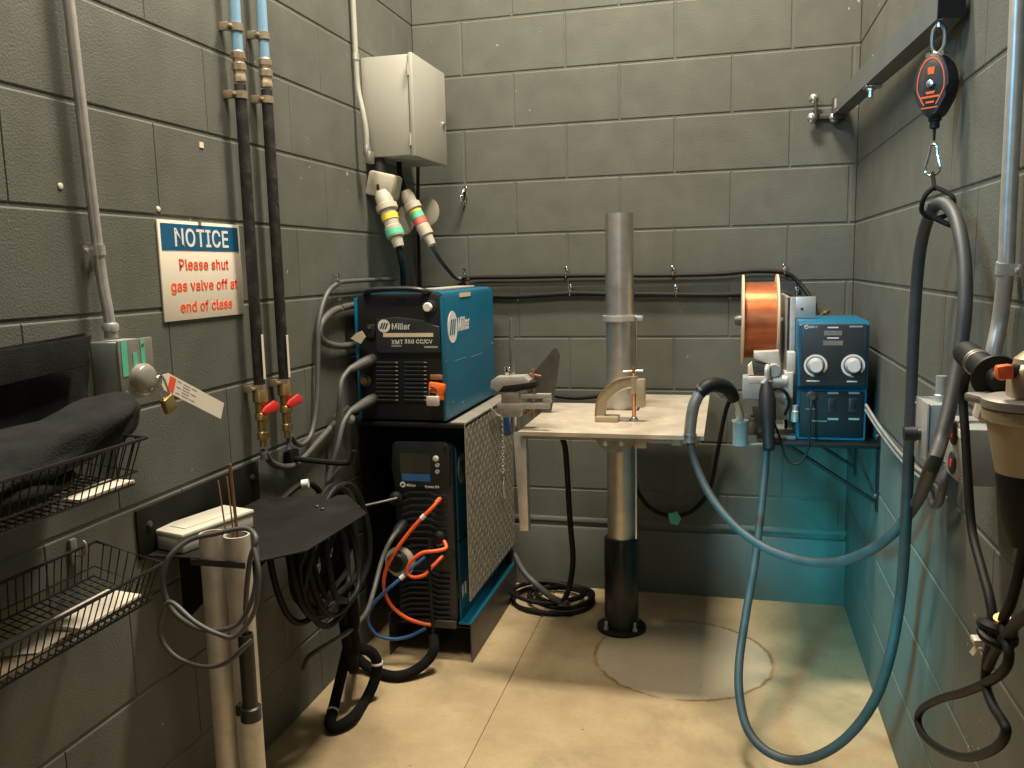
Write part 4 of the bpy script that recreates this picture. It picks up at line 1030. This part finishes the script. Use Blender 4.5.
for px in (815.5, 853):
    c = fa(px, 365.5)
    b = MB()
    # dial scale ring, open at the lower right
    poly = []
    for k in range(29): an = math.radians(225 - 10 * k - 0) if False else math.radians(-60 + 300 * k / 28 + 20); poly.append((math.cos(an), math.sin(an)))
    R0, R1 = .033, .0265
    for k in range(28):
        (c0_, s0_), (c1_, s1_) = poly[k], poly[k + 1]
        b.prism([c + V((c0_ * R1, 0, s0_ * R1)), c + V((c0_ * R0, 0, s0_ * R0)), c + V((c1_ * R0, 0, s1_ * R0)), c + V((c1_ * R1, 0, s1_ * R1))], (0, -.0008, 0))
    b.build('dial_scale', 'white_print', t)
    MB().lathe(c, -YA, [(0, .024), (.004, .0225), (.02, .021), (.023, .0185)], 28).build('dial', 'grey_print', t, label='grey round dial')
    MB().lathe(c + V((0, -.023, 0)), -YA, [(0, .0175), (.0012, .017)], 28).build('dial_cap', 'white_print', t)
brand_mark(t, fa(806.5, 327), XA, UP, V((0, -1, 0)), .012, .012, 'white_print', 'panel_slate')
text('lettering', 'Miller', .011, fa(809, 327), XA, UP, 'white_print', t, 'LEFT', bold=.0003)
for px, py, w_, h_ in ((833, 327.5, .03, .004), (856, 326.5, .036, .005), (833, 338, .032, .004)):
    MB().box(fa(px, py), (w_, .0008, h_)).build('printed_line', 'grey_print' if px > 850 else 'white_print', t)
for px, py, w_, h_ in ((833, 333, .05, .014), (833, 343, .055, .014)):
    MB().box(fa(px, py) + V((0, .0002, 0)), (w_, .0006, h_)).build('display_window', 'dull_steel', t)
for px, py, s_ in ((813, 376, .017), (852, 376.5, .014)):
    MB().box(fa(px, py + 5), (.036 if px < 830 else .028, .0008, .004)).build('printed_line', 'white_print', t); MB().box(fa(px, py), (s_ * .7, .0008, .004)).build('printed_mark', 'grey_print', t)
fl_ = FFY + .0095
la = lambda px, py: ony(px, py, fl_)
for px in (832, 853):
    b = MB(); c = la(px, 405); b.box(c, (.024, .004, .042), None, .002); rk = b.build('rocker_frame', 'panel_slate', t); MB().box(c + V((0, -.003, .002)), (.015, .006, .028), Euler((math.radians(8), 0, 0)), .002).build('rocker_switch', 'black_plastic', rk)
    for py in (393, 419): MB().box(la(px + 1, py), (.030, .0008, .006)).build('printed_line', 'grey_print', t)
c = la(811.5, 396); MB().lathe(c, -YA, [(0, .016), (.006, .016), (.008, .011), (.02, .010)], 14).build('trigger_socket', 'dark_steel', t)
b = MB(); b.box(la(811, 409), (.03, .0008, .002)); b.box(la(818, 421), (.05, .0008, .002)); b.build('printed_line', 'grey_print', t)
# centre panel
cpY = -.50
c0_, c1_ = ony(787, 297, cpY), ony(814, 420, cpY)
b = MB(); b.bb((c0_.x, cpY, SZ + .001), (f0 - .001, cpY + .012, c0_.z), .002); b.bb((c0_.x, cpY, SZ + .001), (c0_.x + .012, -.15, c0_.z), .002); b.bb((f0 - .002, cpY, fz1 + .001), (ony(816, 300, cpY).x, cpY + .012, c0_.z), .002); b.build('centre_panel', 'galvanized', t)
b = MB(); b.lathe(ony(802, 309, cpY), -YA, [(0, .005), (.003, .004)], 10); b.build('screw', 'dark_steel', t)
b = MB(); b.bb((SX0 + .07, -.62, SZ + .001), (f0 - .001, -.18, SZ + .012), .002); b.build('base_plate', 'dull_steel', t)
# drive unit
dY = -.60
dv = lambda px, py, y=dY: ony(px, py, y)
b = MB()
b.bb((dv(748, 0).x, dY - .01, dv(0, 398).z if False else dv(760, 399).z), (dv(766, 380).x, dY + .07, dv(760, 377).z), .004)
b.bb((dv(768, 380).x, dY, dv(780, 420).z), (dv(790, 380).x, dY + .08, dv(780, 384).z), .004)
dvu = b.build('drive_housing', 'box_grey', t)
MB().bb((dv(748, 380).x, dY - .012, dv(750, 383).z), (dv(765.5, 380).x, dY + .06, dv(750, 376).z), .003).build('drive_bracket', 'aluminium', dvu)
b = MB(); b.bb((dv(784, 380).x, dY - .01, dv(788, 398).z), (dv(793, 380).x, dY + .06, dv(788, 372).z), .003); b.bb((dv(787, 370).x, dY - .005, dv(788, 374).z), (dv(795, 370).x, dY + .04, dv(788, 352).z), .002); b.build('drive_bracket', 'aluminium', dvu)
b = MB(); b.prism([dv(754, 352), dv(779, 351), dv(781, 367), dv(772, 364.5), dv(764, 362), dv(754, 358.5)], (0, .05, 0), .003); b.build('pressure_arm', 'aluminium', t)
b = MB(); b.lathe(dv(774, 371, dY - .02), YA, [(0, .019), (.003, .022), (.02, .022), (.024, .018)], 10); b.build('tension_knob', 'box_grey', t)
b = MB(); b.prism([dv(748, 375), dv(748, 366), dv(752, 362), dv(754, 375)], (0, .03, 0), .002); b.build('guide_block', 'cream_label', t)
b = MB(); b.prism([dv(753, 375), dv(753, 362), dv(765, 364), dv(769, 371), dv(765, 376)], (0, .04, 0), .003); b.build('gear_cover', 'dark_steel', t)
MB().lathe(dv(773, 381, dY), XA, [(0, .02), (.04, .02)], 20).build('motor_housing', 'galvanized', t)
b = MB(); c = dv(764, 380, dY - .02); b.tube([dv(763, 384, dY - .03), dv(767, 378, dY - .03), dv(767, 370, dY - .03), dv(768, 366, dY - .02)], .008, 8); b.build('lever', 'aluminium', t)
for px in (752,):
    c = dv(px, 427, dY); b = MB(); b.lathe((c.x, dY, SZ + .012), UP, [(0, .017), (.03, .017), (.036, .013), (.05, .012), (.052, .006), (.06, .006)], 16); b.build('cable_post', 'dark_steel', t)
b = MB(); b.tube([dv(770, 392, dY - .02), dv(778, 388, dY - .03), dv(786, 393, dY - .03), dv(789, 403, dY - .02), dv(785, 415, dY - .01)], .005, 8); b.build('control_lead', 'cable_black', t)
MB().lathe(dv(795, 415, dY - .005), UP, [(-.02, .012), (.012, .012), (.014, .009), (.03, .009)], 12).build('gas_fitting', 'galvanized', t)
# spool
spc = ony(759.5, 320, -.34)
t = thing('wire_spool', (spc.x, spc.y, spc.z - .15), 'wide spool of copper welding wire beside the wire feeder', 'wire spool')
sw = .054
for s_ in (-1, 1):
    b = MB(); b.lathe((spc.x + s_ * sw - .004, spc.y, spc.z), XA, [(0, .148), (.001, .150), (.007, .150), (.008, .148)], 48); b.build('flange', 'spool_flange', t)
b = MB(); pr = [(-sw + .004, .112)]
n_ = 34
for i in range(n_): x_ = -sw + .004 + (2 * sw - .008) * (i + .5) / n_; pr += [(x_ - .0012, .1245), (x_, .126), (x_ + .0012, .1245)]
pr.append((sw - .004, .112)); b.lathe((spc.x, spc.y, spc.z), XA, [(p[0], p[1]) for p in pr], 64); b.build('wire', 'copper_wire', t)
b = MB(); b.lathe((spc.x - sw - .026, spc.y, spc.z), XA, [(0, .014), (.012, .018), (.022, .018)], 16); b.build('hub_nut', 'dark_steel', t)
b = MB(); b.lathe((spc.x + sw + .004, spc.y, spc.z), XA, [(0, .013), (.006, .013), (.006, .009), (c0_.x - spc.x - sw - .006, .009)], 16); b.build('axle', 'chrome', t)
b = MB(); b.lathe(ony(823, 315, -.12), V((.6, -.4, .5)), [(-.02, .008), (0, .008), (.003, .011), (.015, .011), (.018, .007), (.03, .007)], 8)
tag(b.build('hose_fitting', 'brass'), 'small brass hose fitting behind the top of the wire feeder', 'fitting')
cable('trigger_cable', [la(811, 399) + V((0, -.015, 0)), ff(811, 408, .03), ff(810, 425, .04), ff(808, 448, .05), ff(802, 461, .055), ff(793, 464, .055), ff(785, 456, .05), ff(780, 438, .045), ff(774, 422, .04), ff(771, 408, .03)], .0035, 'cable_black', 'thin black lead hanging in a loop under the wire feeder')

# ---- welding gun and its long cable
GY = -.86
t = thing('welding_gun', ony(715, 390, -.8), 'black-handled welding gun resting in the metal cup, with its long grey cable', 'welding gun')
g_ = lambda px, py, y: ony(px, py, y)
MB().tube([g_(733, 394, -.75), g_(738, 404, -.72), g_(740, 416, -.70), g_(740.5, 432, -.70)], lambda s_: .0105 if s_ < .55 else .012, 14).build('gooseneck', 'galvanized', t)
MB().tube([g_(699, 394, -.86), g_(706, 387, -.85), g_(715, 384.5, -.83), g_(725, 387, -.79), g_(731, 393, -.76), g_(734, 399, -.745)], lambda s_: .017 + .004 * math.sin(math.pi * s_), 16).build('handle', 'black_rubber', t)
MB().tube([g_(714, 391, -.83), g_(719, 396, -.82), g_(725, 398, -.79)], .006, 8).build('trigger', 'connector_grey', t)
MB().tube([g_(689.5, 442, -.86), g_(690.5, 425, -.86), g_(694, 405, -.86), g_(701, 391, -.855)], .0165, 16).build('rear_sleeve', 'dull_steel', t)
for p, d in ((g_(690, 436, -.86), (0, 0, 1)), (g_(701, 390, -.855), (.6, 0, .7))): MB().lathe(p, d, [(0, .019), (.006, .019)], 16).build('band', 'steel', t)
XL = 1.575
path = [g_(768, 425, -.70), g_(766.5, 450, -.71), g_(762, 500, -.76), g_(755, 560, -.85), g_(745, 620, -.95), g_(739, 665, -1.04), g_(740, 700, -1.10), g_(748, 730, -1.15), g_(765, 750, -1.19), g_(790, 760, -1.22), g_(815, 757, -1.25), g_(845, 739, -1.27), g_(872, 705, -1.29), g_(889, 660, -1.31), g_(900, 600, -1.32), onx(905, 540, XL), onx(909, 450, XL), onx(913, 350, XL), onx(917, 280, XL), onx(922, 240, XL), onx(930, 214, XL), onx(938, 204, XL + .005), onx(948, 206, XL + .015), onx(957, 222, XL + .018), onx(964, 258, XL + .018), onx(965, 305, XL + .013), onx(960, 350, XL + .004), onx(951, 400, 1.56), onx(941, 440, 1.54), onx(929, 474, 1.52), g_(914, 507, -1.38), g_(889, 537, -1.30), g_(860, 555, -1.24), g_(828, 563, -1.17), g_(795, 559, -1.10), g_(762, 546, -1.04), g_(733, 524, -.98), g_(710, 495, -.92), g_(696, 465, -.875), g_(689.5, 438, -.86)]
for p in path: p.z = max(p.z, .016)
MB().tube(path, .0115, 14, 5).build('cable', 'gun_cable', t)
MB().lathe(g_(768, 425, -.70), g_(767, 400, -.67) - g_(768, 425, -.70), [(-.075, .0155), (-.07, .018), (-.06, .0165), (-.055, .018), (-.045, .0165), (-.04, .0185), (-.03, .017), (-.025, .019), (-.015, .0175), (-.01, .0195), (0, .0185), (.015, .024), (.07, .026), (.1, .022), (.125, .016)], 18).build('strain_relief', 'black_rubber', t)

# ================================================================== JIB ARM, BALANCER
je = V((1.612, -1.43, 1.772)); js = V((1.578, -.035, 1.822))
t = thing('jib_arm', (1.55, -.01, 1.78), 'grey square tube jib arm reaching forward from the back wall top right', 'jib arm')
jd = (je - js).normalized()
MB().bar([js, je], .046, .058).build('beam', 'jib_paint', t)
MB().bar([je - jd * .002, je + jd * .004], .048, .060).build('end_cap', 'black_paint', t)
m0 = ony(812, 117, -.02)
b = MB(); b.bb((1.495, -.02, m0.z - .01), (1.59, -.002, m0.z + .008), .003); b.bb((1.555, -.05, js.z - .045), (1.60, -.002, js.z + .03), .002); b.cyl(ony(816, 98, -.035), ony(816, 118, -.035), .005, n=10); b.build('hinge', 'dark_steel', t)
for px, py in ((814, 99), (812, 118), (834, 118)):
    c = ony(px, py, -.02); MB().lathe(c, -YA, [(0, .017), (.010, .017), (.016, .011), (.018, .006)], 16).build('bolt', 'steel', t)
c = js + (ony(830, 95, -.1) - js) * 0 + jd * .07 + V((-.024, 0, 0)); MB().box(c, (.002, .03, .03)).build('label_plate', 'aluminium', t)
# trolley bolt
ctr = js + jd * .62
b = MB(); b.lathe(ctr + V((-.006, 0, -.031)), -UP, [(0, .011), (.012, .011), (.014, .007), (.03, .007), (.032, .004)], 8); b.box(ctr + V((0, 0, -.033)), (.044, .05, .006), None, .001); b.build('trolley_bolt', 'chrome', t)
b = MB(); b.cyl(ctr + V((-.005, -.01, .029)), ctr + V((-.005, -.01, .05)), .002, n=6); b.build('pin', 'steel', t)
# balancer
hp_ = ony(943, 60, -1.40)
HX = min(hp_.x, 1.598); HY = -1.40
yb = lambda py: ony(940, py, HY).z
t = thing('tool_balancer', (HX, HY, yb(122)), 'black and orange tool balancer hanging under the end of the jib arm', 'balancer')
bt = je.z - .03
cB = V((ony(938, 85, HY).x, HY, yb(87)))
cB.x = min(cB.x, 1.598)
nB = V((-.62, -.78, 0)).normalized(); sB = UP.cross(nB).normalized()   # face normal, sideways
def bp(u, v, w=0): return cB + sB * u + UP * v + nB * w
b = MB(); b.tube([bp(0, .062, 0), bp(.011, .075), bp(.011, .105), bp(0, .118)], .0035, 8); b.tube([bp(0, .062, 0), bp(-.011, .075), bp(-.011, .105), bp(0, .118)], .0035, 8); b.tube([bp(0, .112), bp(0, .125), V((HX, HY, bt + .002))], .004, 8); b.build('top_hook', 'steel', t)
H_ = (yb(56) - yb(121)) / 2
outl = [(math.sin(a) * .034 * (1.0 if math.cos(a) > -.2 else 1.0 - .45 * ((-.2 - math.cos(a)) / .8)), math.cos(a) * H_) for a in [2 * math.pi * k / 36 for k in range(36)]]
MB().prism([bp(u, v, -.020) for u, v in outl], nB * .042, .006).build('housing', 'black_plastic', t)
b = MB()
for sc_ in ((1.0, .0),):
    for k in range(36):
        (u0, v0), (u1, v1) = outl[k], outl[(k + 1) % 36]
        if max(v0, v1) < -H_ * .72: continue
        b.prism([bp(u0 * .80, v0 * .84 + .003, .0222), bp(u0 * .74, v0 * .78 + .003, .0222), bp(u1 * .74, v1 * .78 + .003, .0222), bp(u1 * .80, v1 * .84 + .003, .0222)], nB * .0006)
b.prism([bp(-.020, -H_ * .30, .0222), bp(.018, -H_ * .30, .0222), bp(.017, -H_ * .36, .0222), bp(-.019, -H_ * .36, .0222)], nB * .0006); b.prism([bp(-.017, -H_ * .64, .0222), bp(.015, -H_ * .64, .0222), bp(.015, -H_ * .68, .0222), bp(-.017, -H_ * .68, .0222)], nB * .0006)
b.prism([bp(-.007, H_ * .58, .0222), bp(.007, H_ * .58, .0222), bp(.006, H_ * .36, .0222), bp(-.006, H_ * .36, .0222)], nB * .0006)
b.prism([bp(-.010, -H_ * .16, .0222), bp(.010, -H_ * .16, .0222), bp(.007, -H_ * .24, .0222), bp(-.007, -H_ * .24, .0222)], nB * .0006)
b.prism([bp(-.008, -H_ * .46, .0222), bp(.008, -H_ * .46, .0222), bp(.008, -H_ * .52, .0222), bp(-.008, -H_ * .52, .0222)], nB * .0006)
b.build('face_graphic', 'orange_plastic', t, label='orange outline and marks on the face')
MB().lathe(bp(0, .004, .022), nB, [(0, .007), (.005, .007), (.006, .004)], 12).build('hub', 'steel', t)
MB().prism([bp(u * .92, v * .9, -.026) for u, v in outl], nB * .006, .002).build('back_cover', 'red_plastic', t, label='dark red back cover')
for s_ in (-1, 1): MB().lathe(bp(s_ * .012, H_ * .98, .0), nB, [(-.01, .006), (.012, .006)], 10).build('pivot', 'chrome', t)
b = MB(); b.lathe((cB.x, cB.y, cB.z - H_ + .006), -UP, [(0, .012), (.008, .012), (.01, .009), (.022, .009), (.024, .003), (.046, .0025)], 14); b.build('stopper', 'black_rubber', t)
# carabiner
kx, ky = cB.x, cB.y; k1, k0 = yb(144), yb(175)
b = MB(); b.tube([V((kx + u * .7, ky - u * .7, k0 + (k1 - k0) * v)) for u, v in ((0, 1), (.006, .95), (.0085, .7), (.0155, .25), (.012, .06), (0, 0), (-.012, .06), (-.0155, .25), (-.0085, .7), (-.006, .95))], .0026, 8, 5, True)
tag(b.build('carabiner', 'chrome'), 'small silver carabiner between the balancer and the hanging strap', 'carabiner')
b = MB(); tp = V((kx, ky, k0)); hang = onx(938, 204, XL + .005)
b.tube([tp + V((0, 0, .004)), tp.lerp(hang, .25), tp.lerp(hang, .5)], .004, 8)
hl = hang + V((0, 0, .0))
b.tube([tp.lerp(hang, .42), hl + V((-.02, .012, .016)), hl + V((-.024, .012, -.012)), hl + V((-.004, .004, -.025)), hl + V((.02, -.01, -.016)), hl + V((.02, -.012, .012)), tp.lerp(hang, .42)], .0045, 8)
b.tube([hl + V((-.01, .0, -.022)), hl + V((.006, -.02, -.034)), hl + V((.014, -.04, -.04))], .005, 8)
tag(b.build('hanging_strap', 'black_cloth'), 'short black strap looped round the top of the grey gun cable', 'strap')

# ================================================================== RIGHT WALL
RXo = W - .022
pts = [onx(1020, -40, RXo), onx(1016, 60, RXo), onx(1009, 200, RXo), onx(1006, 268, RXo), onx(1000, 320, RXo), onx(994, 350, RXo - .008), onx(989, 385, RXo - .012), onx(985, 415, RXo - .012)]
t = thing('conduit', pts[-1], 'bare metal conduit coming down the right wall to the outlet box', 'conduit')
MB().tube(pts, .0118, 14).build('pipe', 'galvanized', t)
b = MB(); strap(b, pts[3], .0118, WR, pts[4] - pts[3], .018); b.build('strap', 'galvanized', t)
MB().lathe(pts[-1] + V((0, 0, .03)), -UP, [(0, .014), (.006, .017), (.02, .017), (.022, .014), (.032, .014)], 14).build('coupling', 'galvanized', t)
# box 1 : switch with black knob
b1x = W - .058
e0 = onx(929, 430, b1x).y; e1 = onx(921, 430, b1x).y
z1_, z0_ = onx(928, 403, b1x).z, onx(929, 468, b1x).z
t = thing('switch_box', (b1x, e0, z0_), 'grey wall switch box with a black knob, farther along the right wall', 'switch box')
MB().bb((b1x, e0, z0_), (W, e0 + .11, z1_), .004).build('housing', 'box_grey', t)
MB().bb((b1x - .005, e0 - .002, z0_ - .002), (b1x, e0 + .112, z1_ + .002), .002).build('cover', 'galvanized', t)
kc = V((b1x - .005, e0 + .05, onx(915, 427, b1x).z)); MB().lathe(kc, V((-1, 0, 0)), [(0, .013), (.006, .012), (.008, .015), (.03, .014)], 16).build('knob', 'black_plastic', t)
cbt = V((W - .03, e0 + .045, z1_)); MB().lathe(cbt, UP, [(0, .013), (.012, .013), (.014, .010), (.05, .010)], 12).build('top_fitting', 'galvanized', t)
for y_, z_ in ((e0 + .01, z0_ + .012), (e0 + .10, z1_ - .012)): MB().lathe((b1x - .005, y_, z_), V((-1, 0, 0)), [(0, .003), (.002, .003)], 8).build('screw', 'chrome', t)
# box 2 : outlet box
b2x = W - .075
e0 = onx(967.5, 450, b2x).y; 
z1_, z0_ = onx(968, 429, b2x).z, onx(966, 487, b2x).z
wd = onx(947, 445, b2x).y - e0
t = thing('outlet_box', (b2x, e0, z0_), 'grey wall outlet box with two round sockets, under the grinder conduit', 'outlet box')
MB().bb((b2x, e0, z0_), (W, e0 + wd, z1_), .003).build('housing', 'box_grey', t)
MB().bb((b2x - .004, e0 - .001, z0_ - .001), (b2x, e0 + wd + .001, z1_ + .001), .0015).build('cover', 'galvanized', t)
zc = (z0_ + z1_) / 2
for z_ in (zc + .026, zc - .022):
    o = MB().lathe((b2x - .004, e0 + wd * .5, z_), V((-1, 0, 0)), [(0, .0185), (.003, .0185), (.004, .017)], 20).build('socket', 'black_plastic', t)
    b = MB(); b.lathe((b2x - .008, e0 + wd * .5 , z_), V((-1, 0, 0)), [(0, .007), (.0008, .007)], 12); b.build('socket_ring', 'red_plastic', t)
MB().box((b2x - .0045, e0 + wd * .3, z1_ - .013), (.001, .03, .012)).build('label', 'paper', t)
for y_, z_ in ((e0 + .008, z0_ + .008), (e0 + wd - .008, z0_ + .01), (e0 + wd - .01, z1_ - .01), (e0 + .01, z1_ - .008)): MB().lathe((b2x - .004, y_, z_), V((-1, 0, 0)), [(0, .0035), (.0025, .003)], 8).build('screw', 'chrome', t)
# twin flat conduits from feeder to the switch box
for dz, lab in ((0, 'upper of two thin pale cords from the wire feeder to the switch box'), (-.014, 'lower of two thin pale cords from the wire feeder to the switch box')):
    pts = [onx(866, 405, W - .05), onx(878, 424, W - .03), onx(892, 443, W - .012), onx(905, 458, W - .012), onx(919, 470, W - .012), onx(930, 478, W - .012)]
    cable('control_cable', [p + V((0, 0, dz)) for p in pts], .0045, 'cable_lightgrey', lab, group='twin cords on the right wall')
cable('power_cable', [onx(925, 478, W - .03), onx(929, 490, W - .035), onx(934, 505, W - .03), onx(940, 500, W - .03), onx(943, 485, W - .035), onx(946, 470, W - .03)], .008, 'cable_grey', 'short grey cord looped below and between the two wall boxes')

# grinder
GX = W - .115
gp = lambda px, py, x=GX: onx(px, py, x)
t = thing('angle_grinder', gp(1005, 540), 'tan and black angle grinder hanging head up at the right edge', 'grinder')
gyc = gp(1027, 440).y
tz = lambda py: gp(1022, py).z
cg = V((GX, gyc, 0))
b = MB(); b.lathe(V((GX, gyc, tz(403))), -UP, [(0, .038), (.003, .0455), (.014, .0455), (.017, .041), (tz(403) - tz(471), .029)], 28); b.build('motor_housing', 'tan_metal', t)
b = MB(); b.lathe(V((GX, gyc, tz(471))), -UP, [(0, .0285), (.006, .029), (.05, .021), (tz(471) - tz(548), .011)], 24); b.build('rear_grip', 'black_rubber', t)
b = MB(); b.lathe(V((GX, gyc, tz(404))), UP, [(0, .047), (.009, .047), (.012, .040)], 28); b.box((GX - .03, gyc + .035, tz(401)), (.03, .05, .010), Euler((0, 0, math.radians(20))), .003); b.build('clamp_band', 'dull_steel', t)
b = MB(); b.box((GX + .006, gyc - .002, tz(381)), (.055, .050, .050), None, .014, 3); b.lathe((GX + .006, gyc, tz(368)), UP, [(0, .025), (.014, .023), (.022, .014)], 24); b.build('gear_head', 'tan_metal', t)
oo = gp(1004, 372, GX - .032); MB().box(oo, (.016, .014, .016), Euler((0, math.radians(-8), 0)), .003).build('lock_button', 'orange_plastic', t, label='orange button')
MB().cyl(oo, V((GX, gyc, oo.z)), .008, n=12).build('button_stem', 'black_plastic', t)
h0_, h1_ = gp(1004, 384, GX - .015), gp(966, 353, GX - .02)
hd = (h1_ - h0_).normalized(); Lh = (h1_ - h0_).length
MB().lathe(h0_ + hd * .008, hd, [(0, .010), (.016, .014), (.019, .026), (.022, .027), (.026, .024), (.028, .0155), (Lh * .5, .015), (Lh * .8, .0165), (Lh * .95, .0155), (Lh * 1.0, .009)], 28).build('side_handle', 'black_rubber', t)
for f in (.62, .67): MB().lathe(h0_ + hd * Lh * f, hd, [(0, .0158), (.0015, .0168), (.003, .0158)], 24).build('handle_rib', 'dull_steel', t)
b = MB(); b.box(gp(986, 409, GX), (.022, .03, .03), Euler((0, math.radians(15), 0)), .005); b.lathe(gp(980, 399, GX), UP, [(-.008, .006), (.008, .006)], 8); b.build('hanger_bracket', 'aluminium', t)
b = MB(); b.bb((GX + .02, gyc + .0, tz(398)), (W, gyc + .03, tz(390)), .002); b.build('wall_hook', 'dull_steel', t)
# power cord of the grinder
KX = 1.54
k_ = lambda px, py, x=KX: onx(px, py, x)
t = thing('power_cable', k_(995, 640), 'long black power cord hanging in loops from the grinder down the right wall', 'cord')
pts = [k_(985, 362, GX - .01), k_(975, 366), k_(966, 378), k_(963, 398), k_(965, 430), k_(968, 480), k_(972, 530), k_(982, 570), k_(990, 600), k_(993, 630), k_(987, 660), k_(986, 685), k_(993, 706), k_(1003, 722), k_(1006, 732), k_(998, 746), k_(980, 755), k_(962, 757), k_(942, 750), k_(925, 737), k_(918, 722), k_(922, 709), k_(940, 699), k_(965, 692), k_(990, 681), k_(1004, 670), k_(1009, 655), k_(1005, 635), k_(1003, 620), k_(1010, 605), k_(1017, 580), k_(1023, 550), k_(1030, 520)]
MB().tube(pts, .0062, 10, 5).build('cord', 'cable_black', t)
b = MB(); c = k_(997, 628); b.torus(c, V((.3, .2, 1)), .017, .007, 18, 8); b.torus(c + V((0, -.004, -.008)), V((.1, -.3, 1)), .018, .006, 18, 8); b.tube([k_(1030, 612), k_(1015, 625), k_(1003, 640), k_(995, 652), k_(988, 668)], .0065, 8); b.build('wrapped_tie', 'black_rubber', t)
MB().lathe(k_(1002, 617), V((.3, .2, -1)), [(0, .010), (.018, .010)], 12).build('metal_ferrule', 'brass', t)
b = MB(); b.prism([k_(969, 652), k_(975, 644), k_(979, 648), k_(973, 656)], (.004, 0, 0)); b.box(k_(976, 640), (.01, .02, .008), None, .002); b.build('clip_end', 'aluminium', t)

# dark hose loop behind the table and green tape
cable('gas_hose', [ony(633, 470, -.03), ony(637, 490, -.03), ony(652, 509, -.03), ony(674, 516, -.03), ony(695, 509, -.03), ony(710, 488, -.03), ony(718, 450, -.035), ony(726, 410, -.06), ony(735, 392, -.12)], .008, 'cable_black', 'black hose sagging along the back wall behind the table', 'hose')
cable('gas_hose', [ony(527, 388, -.02), ony(552, 395, -.02), ony(575, 398, -.02), ony(600, 396, -.03), ony(625, 392, -.05)], .008, 'cable_black', 'black hose on the back wall just above the table top', 'hose')
o = MB().prism([ony(668, 514, -.045), ony(677, 512, -.045), ony(681, 519, -.045), ony(678, 525, -.045), ony(670, 524, -.045)], (0, .012, 0), .002).build('tape_flag', 'tape_green')
tag(o, 'small green tape flag stuck on the black hose behind the table', 'tape')
# small wall anchors
k = 0
for fn, px, py, lab in ((onx, 60, 186, 'small pale wall plug left of the conduit'), (onx, 158, 209, 'small pale wall plug above the notice sign')):
    c = onx(px, py, 0); tag(MB().lathe(c, XA, [(0, .006), (.002, .006), (.003, .003)], 10).build('wall_plug', 'paper'), lab, 'wall plug')
c = onx(201, 145, 0); tag(MB().box(c + V((.001, 0, 0)), (.002, .016, .013)).build('paper_scrap', 'cream_label'), 'tiny cream paper scrap stuck on the left wall above the sign', 'paper scrap')

# ================================================================== LIGHT
def area(name, loc, target, sx, sy, power, col, spread=180):
    l = bpy.data.lights.new(name, 'AREA'); l.shape = 'RECTANGLE'; l.size = sx; l.size_y = sy; l.energy = power; l.color = col; l.spread = math.radians(spread)
    o = bpy.data.objects.new(name, l); COL.objects.link(o); o.location = loc
    o.rotation_euler = (V(target) - V(loc)).to_track_quat('-Z', 'Y').to_euler(); return o
area('ceiling_lamp', (.42, -1.85, 3.0), (.55, -1.70, 0), .9, .22, 50, (1.0, .89, .71))
area('booth_lamp', (.88, -.82, 3.7), (.88, -.84, 0), .6, .25, 150, (1.0, .89, .73))
area('added_front_fill', (1.35, -5.6, 1.7), (.9, 0, 1.2), .45, 1.6, 7, (1.0, .93, .82))  # unseen frontal fill behind the camera, added for the highlight on the post
def beam(name, loc, target, e, col, size, soft):
    l = bpy.data.lights.new(name, 'SPOT'); l.energy = e; l.color = col; l.shadow_soft_size = soft; l.spot_size = math.radians(size); l.spot_blend = 1
    o = bpy.data.objects.new(name, l); COL.objects.link(o); o.location = loc
    o.rotation_euler = (V(target) - V(loc)).to_track_quat('-Z', 'Y').to_euler()
beam('added_teal_spot', (.46, -3.0, 1.0), (1.76, -.36, .27), 720, (.0, .56, .72), 26, .12)  # added spot without any fixture, throws teal into the lower right corner
beam('added_cool_spot', (.30, -2.9, 2.1), (1.72, -.75, 1.2), 125, (.22, .62, 1.0), 44, .15)  # second added spot, no real source, cools the right wall higher up
w = bpy.data.worlds.new('world'); SC.world = w; w.use_nodes = True
w.node_tree.nodes['Background'].inputs['Color'].default_value = (.95, .88, .72, 1)
w.node_tree.nodes['Background'].inputs['Strength'].default_value = .022
SC.view_settings.view_transform = 'Standard'; SC.view_settings.look = 'None'; SC.view_settings.gamma = 1; SC.view_settings.exposure = -.16
SC.view_settings.use_curve_mapping = False
